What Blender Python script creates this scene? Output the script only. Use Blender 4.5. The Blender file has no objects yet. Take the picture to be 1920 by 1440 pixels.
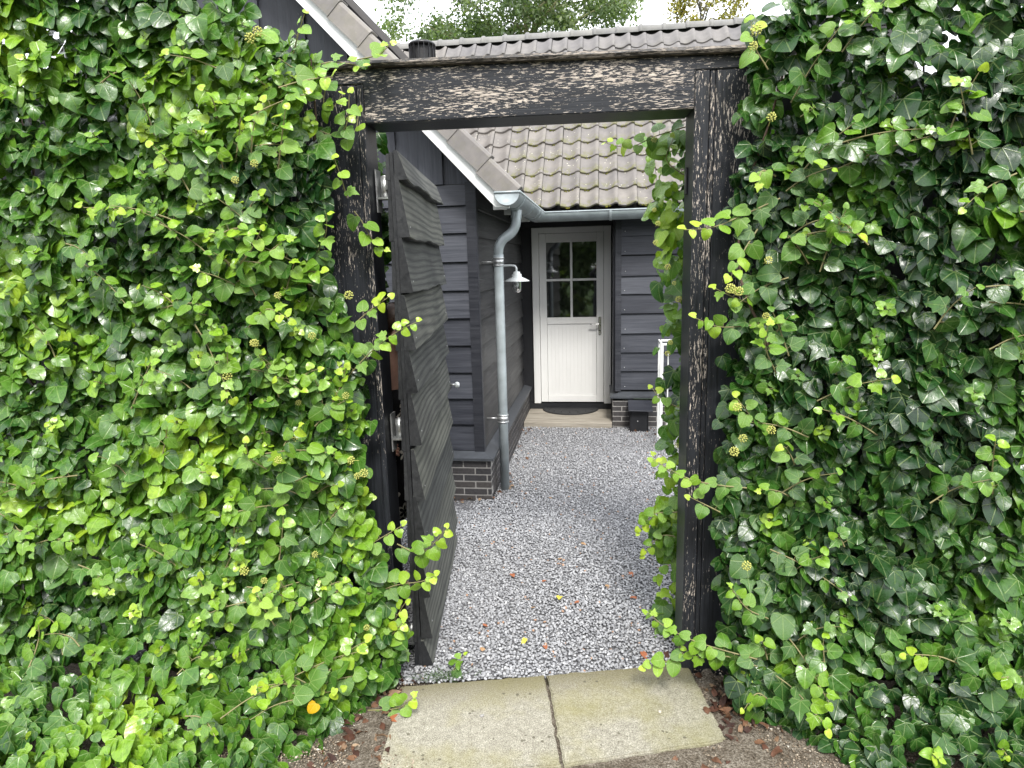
import bpy, bmesh, math, random
import numpy as np
from mathutils import Matrix, Vector, Quaternion
R = math.radians
rng = np.random.default_rng(7)
random.seed(7)
S = bpy.context.scene
COL = S.collection

# ------------------------------------------------------------------ camera
H = 1.9
F_PX, PITCH, ROLL, YAW = 1220.4, R(10.664), R(-1.537), R(7.912)
cam = bpy.data.cameras.new('camera')
cam.sensor_fit = 'HORIZONTAL'; cam.sensor_width = 36.0
cam.lens = 36.0 * F_PX / 1920.0
cam.clip_start = 0.02; cam.clip_end = 600
camo = bpy.data.objects.new('camera', cam); COL.objects.link(camo)
fh = Vector((-math.sin(YAW), math.cos(YAW), 0)); rh = Vector((math.cos(YAW), math.sin(YAW), 0))
cf = fh * math.cos(PITCH) + Vector((0, 0, -math.sin(PITCH)))
cu0 = fh * math.sin(PITCH) + Vector((0, 0, math.cos(PITCH)))
cr = rh * math.cos(ROLL) + cu0 * math.sin(ROLL)
cu = -rh * math.sin(ROLL) + cu0 * math.cos(ROLL)
camo.matrix_world = Matrix(((cr.x, cu.x, -cf.x, 0), (cr.y, cu.y, -cf.y, 0), (cr.z, cu.z, -cf.z, H), (0, 0, 0, 1)))
S.camera = camo

# ------------------------------------------------------------------ sky, sun, exposure
SUN_EL, SUN_AZ = R(50), R(165)          # azimuth measured clockwise from +Y
W = bpy.data.worlds.new('World'); S.world = W; W.use_nodes = True
nt = W.node_tree; nt.nodes.clear()
sky = nt.nodes.new('ShaderNodeTexSky'); sky.sky_type = 'NISHITA'; sky.sun_disc = False
sky.sun_elevation = SUN_EL; sky.sun_rotation = SUN_AZ; sky.dust_density = 4.0; sky.air_density = 1.0
hs = nt.nodes.new('ShaderNodeMix'); hs.data_type = 'RGBA'
hs.inputs[0].default_value = 0.86
hs.inputs[7].default_value = (9.3, 9.5, 9.9, 1)      # even cloud deck
bg = nt.nodes.new('ShaderNodeBackground'); bg.inputs[1].default_value = 0.1
wo = nt.nodes.new('ShaderNodeOutputWorld')
nt.links.new(sky.outputs[0], hs.inputs[6]); nt.links.new(hs.outputs[2], bg.inputs[0]); nt.links.new(bg.outputs[0], wo.inputs[0])
sl = bpy.data.lights.new('sun', 'SUN'); sl.energy = 1.5; sl.angle = R(14); sl.color = (1, 0.97, 0.92)
slo = bpy.data.objects.new('sun', sl); COL.objects.link(slo)
sd = Vector((math.sin(SUN_AZ) * math.cos(SUN_EL), math.cos(SUN_AZ) * math.cos(SUN_EL), math.sin(SUN_EL)))
slo.rotation_euler = sd.to_track_quat('Z', 'Y').to_euler()
S.view_settings.view_transform = 'Standard'; S.view_settings.look = 'None'
S.view_settings.gamma = 1.0; S.view_settings.exposure = 1.58
S.view_settings.use_curve_mapping = False
S.render.engine = 'CYCLES'
S.cycles.use_denoising = True
S.cycles.max_bounces = 8; S.cycles.transparent_max_bounces = 8

# ------------------------------------------------------------------ node helpers
class N:
    """small wrapper round a node tree"""
    def __init__(s, name):
        s.m = bpy.data.materials.new(name); s.m.use_nodes = True
        s.t = s.m.node_tree; s.t.nodes.clear()
        s.out = s.t.nodes.new('ShaderNodeOutputMaterial')
        s.b = s.t.nodes.new('ShaderNodeBsdfPrincipled')
        s.t.links.new(s.b.outputs[0], s.out.inputs[0])
    def n(s, typ, **kw):
        x = s.t.nodes.new('ShaderNode' + typ)
        for k, v in kw.items(): setattr(x, k, v)
        return x
    def set(s, sock, v):
        if hasattr(v, 'is_linked') or isinstance(v, bpy.types.NodeSocket): s.t.links.new(v, sock)
        elif v is not None: sock.default_value = v
    def math(s, op, a, b=None, c=None):
        x = s.n('Math', operation=op); s.set(x.inputs[0], a)
        if b is not None: s.set(x.inputs[1], b)
        if c is not None: s.set(x.inputs[2], c)
        return x.outputs[0]
    def vm(s, op, a, b=None):
        x = s.n('VectorMath', operation=op); s.set(x.inputs[0], a)
        if b is not None: s.set(x.inputs[1], b)
        return x.outputs[0]
    def mix(s, f, a, b, blend='MIX'):
        x = s.n('Mix', data_type='RGBA', blend_type=blend)
        s.set(x.inputs[0], f); s.set(x.inputs[6], a); s.set(x.inputs[7], b)
        return x.outputs[2]
    def noise(s, vec, scale=5, detail=4, rough=.55, dist=0):
        x = s.n('TexNoise'); s.set(x.inputs['Vector'], vec); x.inputs['Scale'].default_value = scale
        x.inputs['Detail'].default_value = detail; x.inputs['Roughness'].default_value = rough
        x.inputs['Distortion'].default_value = dist
        return x.outputs[0]
    def ramp(s, f, stops, interp='LINEAR'):
        x = s.n('ValToRGB'); s.set(x.inputs[0], f); cr_ = x.color_ramp; cr_.interpolation = interp
        while len(cr_.elements) < len(stops): cr_.elements.new(.5)
        for e, (p, c) in zip(cr_.elements, stops):
            e.position = p; e.color = (*c, 1) if len(c) == 3 else c
        return x.outputs[0]
    def obj(s, scale=(1, 1, 1), rand=True):
        tc = s.n('TexCoord').outputs['Object']
        if rand:
            oi = s.n('ObjectInfo').outputs['Random']
            cx = s.n('CombineXYZ'); s.set(cx.inputs[0], s.math('MULTIPLY', oi, 37.)); s.set(cx.inputs[1], s.math('MULTIPLY', oi, 11.)); s.set(cx.inputs[2], s.math('MULTIPLY', oi, 23.))
            tc = s.vm('ADD', tc, cx.outputs[0])
        return s.vm('MULTIPLY', tc, scale)
    def bump(s, h, strength=.3, dist=.01):
        x = s.n('Bump'); x.inputs['Strength'].default_value = strength; x.inputs['Distance'].default_value = dist
        s.set(x.inputs['Height'], h); s.t.links.new(x.outputs[0], s.b.inputs['Normal']); return x
    def fin(s, col=None, rough=None, metal=None, spec=None):
        s.set(s.b.inputs['Base Color'], col if not isinstance(col, tuple) or len(col) == 4 else (*col, 1))
        s.set(s.b.inputs['Roughness'], rough); s.set(s.b.inputs['Metallic'], metal)
        s.set(s.b.inputs['Specular IOR Level'], spec)
        return s.m

def stained(name, base, hi, rough=.55, seed=0):
    """dark stained timber, grain along local x"""
    k = N(name)
    g = k.noise(k.obj((1.3, 40, 42)), 1.0, 5, .6, .6)
    f = k.noise(k.obj((6, 160, 170)), 1.0, 2, .5)
    big = k.noise(k.obj((1.2, 3, 3)), 1.0, 3, .5)
    t = k.math('ADD', k.math('MULTIPLY', g, .65), k.math('MULTIPLY', f, .35))
    t = k.math('ADD', t, k.math('MULTIPLY', k.math('SUBTRACT', big, .5), .40))
    c = k.ramp(t, [(.33, base), (.52, tuple((a + b) / 2 for a, b in zip(base, hi))), (.68, hi)])
    oi = k.n('ObjectInfo').outputs['Random']
    c = k.mix(1.0, c, k.ramp(oi, [(0, (.72, .72, .74)), (1, (1.25, 1.25, 1.22))]), 'MULTIPLY')
    # pale scuffs
    sc = k.noise(k.obj((9, 60, 30)), 1.0, 3, .6)
    c = k.mix(k.math('MULTIPLY', k.math('GREATER_THAN', sc, .76), .5), c, (.3, .29, .27, 1))
    k.bump(t, .35, .004)
    return k.fin(c, k.ramp(g, [(.3, (rough - .1,) * 3), (.7, (rough + .12,) * 3)]), spec=.35)

def peeling(name, amount, paint=(.014, .0155, .019), wood=(.56, .49, .42), fade=0.0, everywhere=False):
    """flaking black paint over weathered timber, grain along local x"""
    k = N(name)
    warp = k.noise(k.obj((2.2, 6, 6)), 1.0, 2, .5)
    base = k.obj((1, 1, 1))
    cx = k.n('CombineXYZ'); k.set(cx.inputs[2], k.math('MULTIPLY', warp, .05)); k.set(cx.inputs[1], k.math('MULTIPLY', warp, .05))
    v = k.vm('ADD', base, cx.outputs[0])
    fl = k.noise(k.vm('MULTIPLY', v, (30, 215, 215)), 1.0, 3, .7)
    big = k.noise(k.vm('MULTIPLY', v, (2.4, 9, 9)), 1.0, 3, .6)
    thr = k.math('ADD', fl, k.math('MULTIPLY', k.math('SUBTRACT', big, .5), .5))
    am = amount
    if fade:   # paint has worn most on the weathered upper end of the post
        sx_ = k.n('SeparateXYZ'); k.set(sx_.inputs[0], k.n('TexCoord').outputs['Object'])
        am = k.math('ADD', amount - fade, k.math('MULTIPLY', k.math('POWER', k.math('DIVIDE', sx_.outputs[0], 2.65), 1.2), fade))
    mask = k.ramp(k.math('ADD', thr, am), [(.615, (0, 0, 0)), (.635, (1, 1, 1))])
    if not everywhere:   # sheltered faces keep their paint
        dt = k.n('VectorMath', operation='DOT_PRODUCT'); k.set(dt.inputs[0], k.n('NewGeometry').outputs['Normal']); dt.inputs[1].default_value = (0, -1, .25)
        mask = k.math('MULTIPLY', mask, k.math('GREATER_THAN', dt.outputs['Value'], .35))
    gr = k.noise(k.vm('MULTIPLY', v, (3, 120, 120)), 1.0, 4, .6)
    wc = k.ramp(gr, [(.3, tuple(w * .5 for w in wood)), (.6, wood), (.8, tuple(min(1, w * 1.25) for w in wood))])
    pc = k.ramp(gr, [(.3, tuple(p * .6 for p in paint)), (.75, tuple(p * 2.0 for p in paint))])
    c = k.mix(mask, pc, wc)
    k.bump(k.math('ADD', k.math('MULTIPLY', mask, -.7), k.math('MULTIPLY', gr, .5)), .5, .004)
    return k.fin(c, k.mix(mask, (.42, .42, .42, 1), (.85, .85, .85, 1)), spec=.35)

def weathered(name, a, b, c3, freq=26.):
    """grey weathered softwood with strong cathedral growth rings, grain along local x"""
    k = N(name)
    v = k.obj((1, 1, 1))
    w1 = k.noise(k.vm('MULTIPLY', v, (.9, 3.0, 5.0)), 1.0, 1, .4)
    w2 = k.noise(k.vm('MULTIPLY', v, (2.5, 14, 20)), 1.0, 2, .5)
    sep = k.n('SeparateXYZ'); k.set(sep.inputs[0], v)
    ph = k.math('ADD', k.math('MULTIPLY', sep.outputs[2], freq), k.math('ADD', k.math('MULTIPLY', w1, 3.4), k.math('MULTIPLY', w2, .6)))
    ring = k.math('POWER', k.math('ABSOLUTE', k.math('SINE', k.math('MULTIPLY', ph, 3.1416))), .7)
    fine = k.noise(k.vm('MULTIPLY', v, (4, 120, 240)), 1.0, 3, .6)
    big = k.noise(k.vm('MULTIPLY', v, (3, 5, 5)), 1.0, 3, .5)
    t = k.math('ADD', k.math('MULTIPLY', ring, .30), k.math('ADD', k.math('MULTIPLY', fine, .42), k.math('MULTIPLY', big, .36)))
    c = k.ramp(t, [(.25, a), (.55, b), (.85, c3)])
    oi = k.n('ObjectInfo').outputs['Random']
    c = k.mix(1.0, c, k.ramp(oi, [(0, (.6, .62, .64)), (.5, (.95, .95, .92)), (1, (1.25, 1.25, 1.12))]), 'MULTIPLY')
    k.bump(t, .45, .003)
    return k.fin(c, .72, spec=.3)

def plain(name, col, rough=.5, metal=0., spec=.5, var=.12, scale=18, bump=0.0):
    k = N(name)
    n = k.noise(k.obj((1, 1, 1)), scale, 4, .6)
    c = k.mix(1.0, (*col, 1), k.ramp(n, [(.25, (1 - var,) * 3), (.75, (1 + var,) * 3)]), 'MULTIPLY')
    if bump: k.bump(n, bump, .004)
    return k.fin(c, k.ramp(n, [(.2, (max(.02, rough - .08),) * 3), (.8, (min(1, rough + .08),) * 3)]), metal, spec)

def emissive_free_glass(name):
    k = N(name)
    k.b.inputs['Transmission Weight'].default_value = 1.0; k.b.inputs['IOR'].default_value = 1.45
    return k.fin((.95, .97, .97), .02)

M = {}
M['clad'] = stained('black_stained_boards', (.026, .0285, .037), (.063, .067, .081), .5)
M['clad2'] = stained('side_wall_boards', (.032, .032, .034), (.078, .078, .078), .5)
M['trim'] = stained('black_trim', (.018, .0195, .025), (.04, .042, .05), .45)
M['deepblack'] = plain('black_paint', (.012, .0125, .015), .5, var=.2)
M['peel_beam'] = peeling('peeling_black_beam', .05)
M['peel_post'] = peeling('peeling_black_post', .018, fade=.15)
M['peel_trim'] = peeling('peeling_black_trim', .045, fade=.10)
M['cap'] = peeling('worn_cap_timber', .10, (.024, .022, .02), (.27, .235, .2), everywhere=True)
M['gate'] = weathered('weathered_gate_board', (.018, .019, .0195), (.056, .0585, .056), (.14, .145, .13), 30.)
M['gate_frame'] = stained('gate_stile', (.012, .013, .015), (.03, .031, .033), .5)
M['white'] = plain('white_paint', (.70, .71, .69), .38, var=.03, scale=5)
M['white_shade'] = plain('off_white_door_paint', (.70, .70, .685), .4, var=.03, scale=4)
M['zinc'] = plain('zinc', (.36, .405, .42), .45, .3, var=.2, scale=9)
M['galv'] = plain('galvanised_steel', (.55, .56, .56), .38, .8, var=.25, scale=40)
M['steel'] = plain('brushed_steel', (.6, .6, .58), .25, 1.0, var=.06)
M['enamel'] = plain('white_enamel', (.72, .76, .76), .25, var=.04)
M['rubber'] = plain('black_rubber', (.015, .015, .016), .65, var=.3, scale=60, bump=.5)
M['blackmetal'] = plain('black_metal', (.018, .018, .02), .35, var=.15)
M['panel'] = plain('dark_panel', (.075, .07, .068), .5, var=.1)
M['underlay'] = plain('roof_underlay', (.02, .02, .02), .9)
M['mortar'] = plain('mortar', (.30, .29, .275), .9, var=.15, scale=60, bump=.3)
M['glassbulb'] = emissive_free_glass('clear_glass')

def brick_mat():
    k = N('anthracite_brick')
    oi = k.n('ObjectInfo').outputs['Random']
    c = k.ramp(oi, [(0, (.036, .035, .037)), (.5, (.05, .047, .048)), (1, (.062, .056, .053))])
    n = k.noise(k.obj((1, 1, 1)), 45, 4, .65)
    c = k.mix(1.0, c, k.ramp(n, [(.3, (.75,) * 3), (.75, (1.35,) * 3)]), 'MULTIPLY')
    k.bump(n, .4, .003)
    return k.fin(c, .65, spec=.35)
M['brick'] = brick_mat()
M['pebble1'] = plain('cream_pebble', (.45, .41, .33), .7)

def tile_mat(name, base, lich):
    k = N(name)
    v = k.obj((1, 1, 1))
    oi = k.n('ObjectInfo').outputs['Random']
    n = k.noise(v, 9, 5, .6)
    c = k.mix(1.0, (*base, 1), k.ramp(n, [(.25, (.78, .78, .79)), (.75, (1.2, 1.18, 1.15))]), 'MULTIPLY')
    c = k.mix(1.0, c, k.ramp(oi, [(0, (.88, .88, .9)), (1, (1.1, 1.09, 1.06))]), 'MULTIPLY')
    st = k.noise(k.vm('MULTIPLY', v, (70, 5, 5)), 1.0, 3, .6)
    c = k.mix(k.math('MULTIPLY', k.math('GREATER_THAN', st, .6), .14), c, (.12, .11, .1, 1))
    vo = k.n('TexVoronoi'); k.set(vo.inputs['Vector'], v); vo.inputs['Scale'].default_value = 26
    sp = k.math('MULTIPLY', k.math('LESS_THAN', vo.outputs['Distance'], .16), k.math('GREATER_THAN', k.noise(v, 7, 2), .54))
    c = k.mix(k.math('MULTIPLY', sp, lich), c, (.55, .53, .42, 1))
    mz = k.noise(v, 14, 4, .7)
    sep = k.n('SeparateXYZ'); k.set(sep.inputs[0], k.n('TexCoord').outputs['Object'])
    low = k.ramp(sep.outputs[1], [(.0, (1, 1, 1)), (.14, (0, 0, 0))])
    c = k.mix(k.math('MULTIPLY', k.math('MULTIPLY', k.math('GREATER_THAN', mz, .52), low), lich), c, (.13, .13, .04, 1))
    k.bump(n, .25, .003)
    return k.fin(c, .62, spec=.4)
M['tile'] = tile_mat('concrete_roof_tile', (.168, .157, .147), .75)
M['tile_top'] = tile_mat('upper_roof_tile', (.15, .144, .143), .1)
M['ridge'] = tile_mat('ridge_tile_grey', (.175, .175, .17), .06)
M['verge'] = tile_mat('verge_tile_grey', (.19, .178, .168), .1)

def deck_mat():
    k = N('pale_deck_board')
    g = k.noise(k.obj((3, 70, 70)), 1.0, 5, .6, .5)
    c = k.ramp(g, [(.3, (.17, .15, .12)), (.55, (.32, .29, .24)), (.75, (.40, .37, .32))])
    k.bump(g, .3, .003)
    return k.fin(c, .75, spec=.25)
M['deck'] = deck_mat()

def concrete_mat():
    k = N('worn_concrete')
    v = k.obj((1, 1, 1))
    fine = k.noise(v, 190, 3, .7); mid = k.noise(v, 40, 4, .65); big = k.noise(v, 3.2, 4, .6)
    c = k.ramp(fine, [(.30, (.13, .12, .095)), (.5, (.285, .27, .22)), (.68, (.46, .445, .385))])
    c = k.mix(1.0, c, k.ramp(mid, [(.3, (.78, .77, .74)), (.7, (1.16, 1.16, 1.14))]), 'MULTIPLY')
    c = k.mix(k.ramp(big, [(.44, (0, 0, 0)), (.7, (.75,) * 3)]), c, k.mix(fine, (.12, .115, .035, 1), (.34, .31, .14, 1)))
    sx_ = k.n('SeparateXYZ'); k.set(sx_.inputs[0], k.n('TexCoord').outputs['Object'])     # moss and grit along the rear edge and the right side
    bd_ = k.math('SUBTRACT', sx_.outputs[1], k.math('MULTIPLY', sx_.outputs[0], .225))
    bd_ = k.math('ADD', bd_, k.math('MULTIPLY', k.math('SUBTRACT', mid, .5), .16))
    sd_m = k.math('ADD', sx_.outputs[0], k.math('MULTIPLY', k.math('SUBTRACT', big, .5), .5))
    m1 = k.n('MapRange'); k.set(m1.inputs[0], bd_); m1.inputs[1].default_value = 2.58; m1.inputs[2].default_value = 2.76; m1.inputs[4].default_value = .8
    c = k.mix(m1.outputs[0], c, k.mix(fine, (.06, .055, .025, 1), (.2, .175, .09, 1)))
    m2 = k.n('MapRange'); k.set(m2.inputs[0], sd_m); m2.inputs[1].default_value = .08; m2.inputs[2].default_value = .55; m2.inputs[4].default_value = .42
    c = k.mix(m2.outputs[0], c, k.mix(fine, (.10, .10, .045, 1), (.29, .28, .15, 1)))
    vo = k.n('TexVoronoi'); k.set(vo.inputs['Vector'], v); vo.inputs['Scale'].default_value = 30
    sp = k.math('MULTIPLY', k.math('LESS_THAN', vo.outputs['Distance'], .2), k.math('GREATER_THAN', k.noise(v, 5, 2), .56))
    c = k.mix(k.math('MULTIPLY', sp, .8), c, (.09, .08, .055, 1))
    k.bump(k.math('ADD', fine, mid), .5, .004)
    return k.fin(c, .85, spec=.25)
M['concrete'] = concrete_mat()

def soil_mat():
    k = N('sandy_soil')
    v = k.obj((1, 1, 1), False)
    fine = k.noise(v, 120, 4, .75); mid = k.noise(v, 14, 4, .65)
    c = k.ramp(fine, [(.28, (.05, .042, .033)), (.46, (.165, .142, .11)), (.6, (.34, .305, .25)), (.74, (.56, .53, .47))])
    c = k.mix(1.0, c, k.ramp(mid, [(.3, (.5, .45, .4)), (.7, (1.2, 1.2, 1.2))]), 'MULTIPLY')
    k.bump(k.math('ADD', fine, mid), .9, .02)
    return k.fin(c, .95, spec=.15)
M['soil'] = soil_mat()
def grass_mat():
    k = N('lawn')
    v = k.obj((1, 1, 1), False)
    c = k.ramp(k.noise(v, 60, 4, .7), [(.3, (.02, .045, .012)), (.7, (.07, .12, .03))])
    return k.fin(c, .9, spec=.1)
M['lawn'] = grass_mat()
def gravel_base_mat():
    k = N('gravel_bed')
    v = k.obj((1, 1, 1), False)
    vo = k.n('TexVoronoi'); k.set(vo.inputs['Vector'], v); vo.inputs['Scale'].default_value = 62
    sep = k.n('SeparateColor'); k.set(sep.inputs[0], vo.outputs['Color'])
    c = k.ramp(sep.outputs[0], [(0, (.06, .06, .062)), (.5, (.22, .22, .225)), (1, (.5, .5, .5))])
    c = k.mix(k.ramp(vo.outputs['Distance'], [(.3, (0, 0, 0)), (.6, (1, 1, 1))]), c, (.09, .09, .095, 1))
    k.bump(k.math('MULTIPLY', vo.outputs['Distance'], -1.), .8, .01)
    return k.fin(c, .8)
M['gravelbed'] = gravel_base_mat()
def attr_mat(name, stops, rough, spec=.4, attr='tone', noise=60, bump=.3):
    k = N(name)
    a = k.n('Attribute', attribute_name=attr).outputs['Fac']
    c = k.ramp(a, stops)
    n = k.noise(k.n('TexCoord').outputs['Object'], noise, 3, .6)
    c = k.mix(1.0, c, k.ramp(n, [(.3, (.78,) * 3), (.7, (1.2,) * 3)]), 'MULTIPLY')
    if bump: k.bump(n, bump, .003)
    return k.fin(c, rough, spec=spec)
M['stone'] = attr_mat('grey_chippings', [(0, (.12, .123, .132)), (.35, (.26, .264, .276)), (.7, (.42, .425, .437)), (.96, (.62, .62, .615)), (1, (.38, .24, .16))], .6, .4, noise=120)
M['pebble'] = attr_mat('brown_pebbles', [(0, (.06, .044, .03)), (.4, (.2, .155, .11)), (.8, (.38, .325, .25)), (1, (.56, .52, .45))], .75, .3, noise=90)
M['litter'] = attr_mat('dry_leaf', [(0, (.03, .013, .009)), (.45, (.08, .034, .019)), (.8, (.15, .078, .042)), (1, (.24, .17, .105))], .7, .3, noise=90)
M['moss'] = attr_mat('moss', [(0, (.05, .055, .01)), (1, (.2, .19, .035))], .95, .1, noise=200)

def leaf_mat(name, stops, rough=.3, trans=.15, veins=True, spec=.5):
    k = N(name)
    a = k.n('Attribute', attribute_name='tone').outputs['Fac']
    c = k.ramp(a, stops)
    if veins:
        uv = k.n('UVMap').outputs[0]; sp = k.n('SeparateXYZ'); k.set(sp.inputs[0], uv)
        u = k.math('ABSOLUTE', k.math('SUBTRACT', sp.outputs[0], .5)); vv = k.math('ADD', sp.outputs[1], .0)
        ang = k.math('ARCTAN2', u, vv)
        rad = k.math('SQRT', k.math('ADD', k.math('MULTIPLY', u, u), k.math('MULTIPLY', vv, vv)))
        pp = k.math('MULTIPLY', k.math('PINGPONG', ang, .42), rad)
        vein = k.ramp(pp, [(.0, (1, 1, 1)), (.03, (0, 0, 0))])
        c = k.mix(k.math('MULTIPLY', vein, .42), c, k.mix(.65, c, (.42, .52, .2, 1)))
        n = k.noise(k.n('TexCoord').outputs['Object'], 55, 3, .6)
        c = k.mix(1.0, c, k.ramp(n, [(.3, (.72, .75, .75)), (.7, (1.22, 1.2, 1.15))]), 'MULTIPLY')
        k.bump(k.math('ADD', k.math('MULTIPLY', vein, -.6), n), .35, .004)
        rough = k.ramp(n, [(.3, (rough - .12,) * 3), (.7, (rough + .16,) * 3)])
    k.fin(c, rough, spec=spec)
    if trans:
        tr = k.n('BsdfTranslucent'); k.set(tr.inputs[0], k.mix(1.0, c, (1.3, 1.5, .5, 1), 'MULTIPLY'))
        ms = k.n('MixShader'); ms.inputs[0].default_value = trans
        k.t.links.new(k.b.outputs[0], ms.inputs[1]); k.t.links.new(tr.outputs[0], ms.inputs[2]); k.t.links.new(ms.outputs[0], k.out.inputs[0])
    return k.m
M['ivy'] = leaf_mat('ivy_leaf', [(0, (.006, .024, .008)), (.3, (.02, .068, .012)), (.55, (.06, .155, .017)), (.8, (.18, .33, .022)), (.96, (.41, .53, .04)), (1, (.6, .36, .012))], .29)
M['ivystem'] = plain('ivy_stem', (.22, .2, .09), .7, var=.3)
M['ivywood'] = plain('ivy_woody_stem', (.10, .065, .045), .85, var=.3)
M['umbel'] = plain('ivy_flower', (.46, .47, .12), .7, var=.25, scale=60)
M['treeleaf'] = leaf_mat('tree_leaf', [(0, (.05, .085, .03)), (.6, (.12, .18, .07)), (1, (.24, .28, .13))], .6, .35, False, .3)
M['ashleaf'] = leaf_mat('ash_leaf', [(0, (.07, .105, .055)), (.6, (.14, .19, .10)), (1, (.25, .29, .17))], .6, .4, False, .3)
M['autleaf'] = leaf_mat('autumn_leaf', [(0, (.16, .10, .03)), (.5, (.28, .24, .06)), (1, (.45, .4, .12))], .6, .35, False, .3)
M['bark'] = plain('mossy_bark', (.17, .17, .08), .9, var=.3)
M['bark2'] = plain('grey_bark', (.10, .09, .075), .9, var=.3)

def door_glass():
    k = N('door_glass')
    k.b.inputs['Base Color'].default_value = (.008, .009, .009, 1)
    k.b.inputs['Roughness'].default_value = .03; k.b.inputs['Specular IOR Level'].default_value = 1.0
    k.b.inputs['IOR'].default_value = 1.7
    return k.m
M['pane'] = door_glass()

# ------------------------------------------------------------------ object helpers
def link(name, me, mat=None, parent=None, mw=None):
    o = bpy.data.objects.new(name, me); COL.objects.link(o)
    if mat is not None and me is not None and not me.materials: me.materials.append(M[mat] if isinstance(mat, str) else mat)
    if parent is not None: o.parent = parent
    if mw is not None: o.matrix_basis = mw
    return o
def tag(o, label=None, cat=None, group=None, kind=None):
    if label: o['label'] = label
    if cat: o['category'] = cat
    if group: o['group'] = group
    if kind: o['kind'] = kind
    return o
def empty(name, label=None, cat=None, group=None, loc=(0, 0, 0)):
    o = bpy.data.objects.new(name, None); COL.objects.link(o); o.location = loc; o.empty_display_size = .1
    return tag(o, label, cat, group)
def mesh(name, v, f, smooth=False):
    me = bpy.data.meshes.new(name); me.from_pydata([tuple(map(float, p)) for p in v], [], f); me.update()
    if smooth: me.polygons.foreach_set('use_smooth', [True] * len(me.polygons))
    return me
def fixn(me):
    bm = bmesh.new(); bm.from_mesh(me); bmesh.ops.recalc_face_normals(bm, faces=bm.faces[:]); bm.to_mesh(me); bm.free(); return me
_box = {}
def box_me(sx, sy, sz, bevel=0.0, key=True):
    """box from the origin to (sx, sy, sz)"""
    kk = (round(sx, 4), round(sy, 4), round(sz, 4), bevel)
    if key and kk in _box: return _box[kk]
    bm = bmesh.new(); bmesh.ops.create_cube(bm, size=1)
    for v in bm.verts: v.co = Vector(((v.co.x + .5) * sx, (v.co.y + .5) * sy, (v.co.z + .5) * sz))
    if bevel: bmesh.ops.bevel(bm, geom=bm.edges[:], offset=bevel, segments=1, affect='EDGES')
    me = bpy.data.meshes.new('box'); bm.to_mesh(me); bm.free()
    _box[kk] = me; return me
def mat_copy(me, mat):
    """one mesh per material"""
    kk = (me.name, mat)
    if kk not in _mc:
        c = me.copy(); c.materials.clear(); c.materials.append(M[mat]); _mc[kk] = c
    return _mc[kk]
_mc = {}
def box(name, lo, hi, mat, parent=None, bevel=0.0):
    lo, hi = Vector(lo), Vector(hi)
    d = hi - lo
    return link(name, mat_copy(box_me(d.x, d.y, d.z, bevel), mat), None, parent, Matrix.Translation(lo))
def frame_mat(o, x, z=(0, 0, 1)):
    """matrix with local x along x, local z near z"""
    x = Vector(x).normalized(); z = Vector(z); y = z.cross(x).normalized(); z = x.cross(y)
    return Matrix(((x.x, y.x, z.x, o[0]), (x.y, y.y, z.y, o[1]), (x.z, y.z, z.z, o[2]), (0, 0, 0, 1)))
def beam(name, a, b, wy, wz, mat, parent=None, up=(0, 0, 1), bevel=0.0, off=(0, 0)):
    """bar of section wy x wz centred on the line a-b"""
    a, b = Vector(a), Vector(b); L = (b - a).length
    mw = frame_mat(a, b - a, up) @ Matrix.Translation((0, -wy / 2 + off[0], -wz / 2 + off[1]))
    return link(name, mat_copy(box_me(L, wy, wz, bevel), mat), None, parent, mw)
def tube_me(pts, rad, n=10, cap=True):
    pts = [Vector(p) for p in pts]
    rad = rad if isinstance(rad, (list, tuple)) else [rad] * len(pts)
    vs, fs = [], []
    prev = None
    for i, p in enumerate(pts):
        t = (pts[min(i + 1, len(pts) - 1)] - pts[max(i - 1, 0)]).normalized()
        if prev is None:
            ref = Vector((0, 0, 1)) if abs(t.z) < .9 else Vector((1, 0, 0))
            u = t.cross(ref).normalized()
        else:
            u = (prev - t * prev.dot(t)).normalized()
        prev = u; w = t.cross(u)
        for k in range(n):
            a = 2 * math.pi * k / n
            vs.append(p + (u * math.cos(a) + w * math.sin(a)) * rad[i])
    for i in range(len(pts) - 1):
        for k in range(n):
            fs.append((i * n + k, i * n + (k + 1) % n, (i + 1) * n + (k + 1) % n, (i + 1) * n + k))
    if cap: fs.append(tuple(range(n))[::-1]); fs.append(tuple((len(pts) - 1) * n + k for k in range(n)))
    return mesh('tube', vs, fs, True)
def tube(name, pts, rad, mat, parent=None, n=10):
    return link(name, tube_me(pts, rad, n), mat, parent)
def lathe_me(prof, n=24):
    """profile of (r, z) turned round z"""
    vs, fs = [], []
    for r, z in prof:
        for k in range(n):
            a = 2 * math.pi * k / n; vs.append((r * math.cos(a), r * math.sin(a), z))
    for i in range(len(prof) - 1):
        for k in range(n): fs.append((i * n + k, i * n + (k + 1) % n, (i + 1) * n + (k + 1) % n, (i + 1) * n + k))
    return mesh('lathe', vs, fs, True)
def smooth_pts(pts, n=24):
    P = [Vector(p) for p in pts]; P = [P[0] * 2 - P[1]] + P + [P[-1] * 2 - P[-2]]
    out = []; segs = len(P) - 3
    for i in range(n + 1):
        t = i / n * segs; k = min(int(t), segs - 1); t -= k
        a, b, c, d = P[k:k + 4]
        out.append(.5 * ((2 * b) + (c - a) * t + (2 * a - 5 * b + 4 * c - d) * t * t + (3 * b - a - 3 * c + d) * t ** 3))
    return out
def join_me(name, parts, mat, parent=None, smooth=False):
    """parts: list of (mesh, matrix) joined into one object"""
    vs, fs = [], []
    for me, mw in parts:
        o = len(vs)
        vs += [mw @ v.co for v in me.vertices]; fs += [tuple(i + o for i in p.vertices) for p in me.polygons]
    return link(name, mesh(name, vs, fs, smooth), mat, parent)
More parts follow.
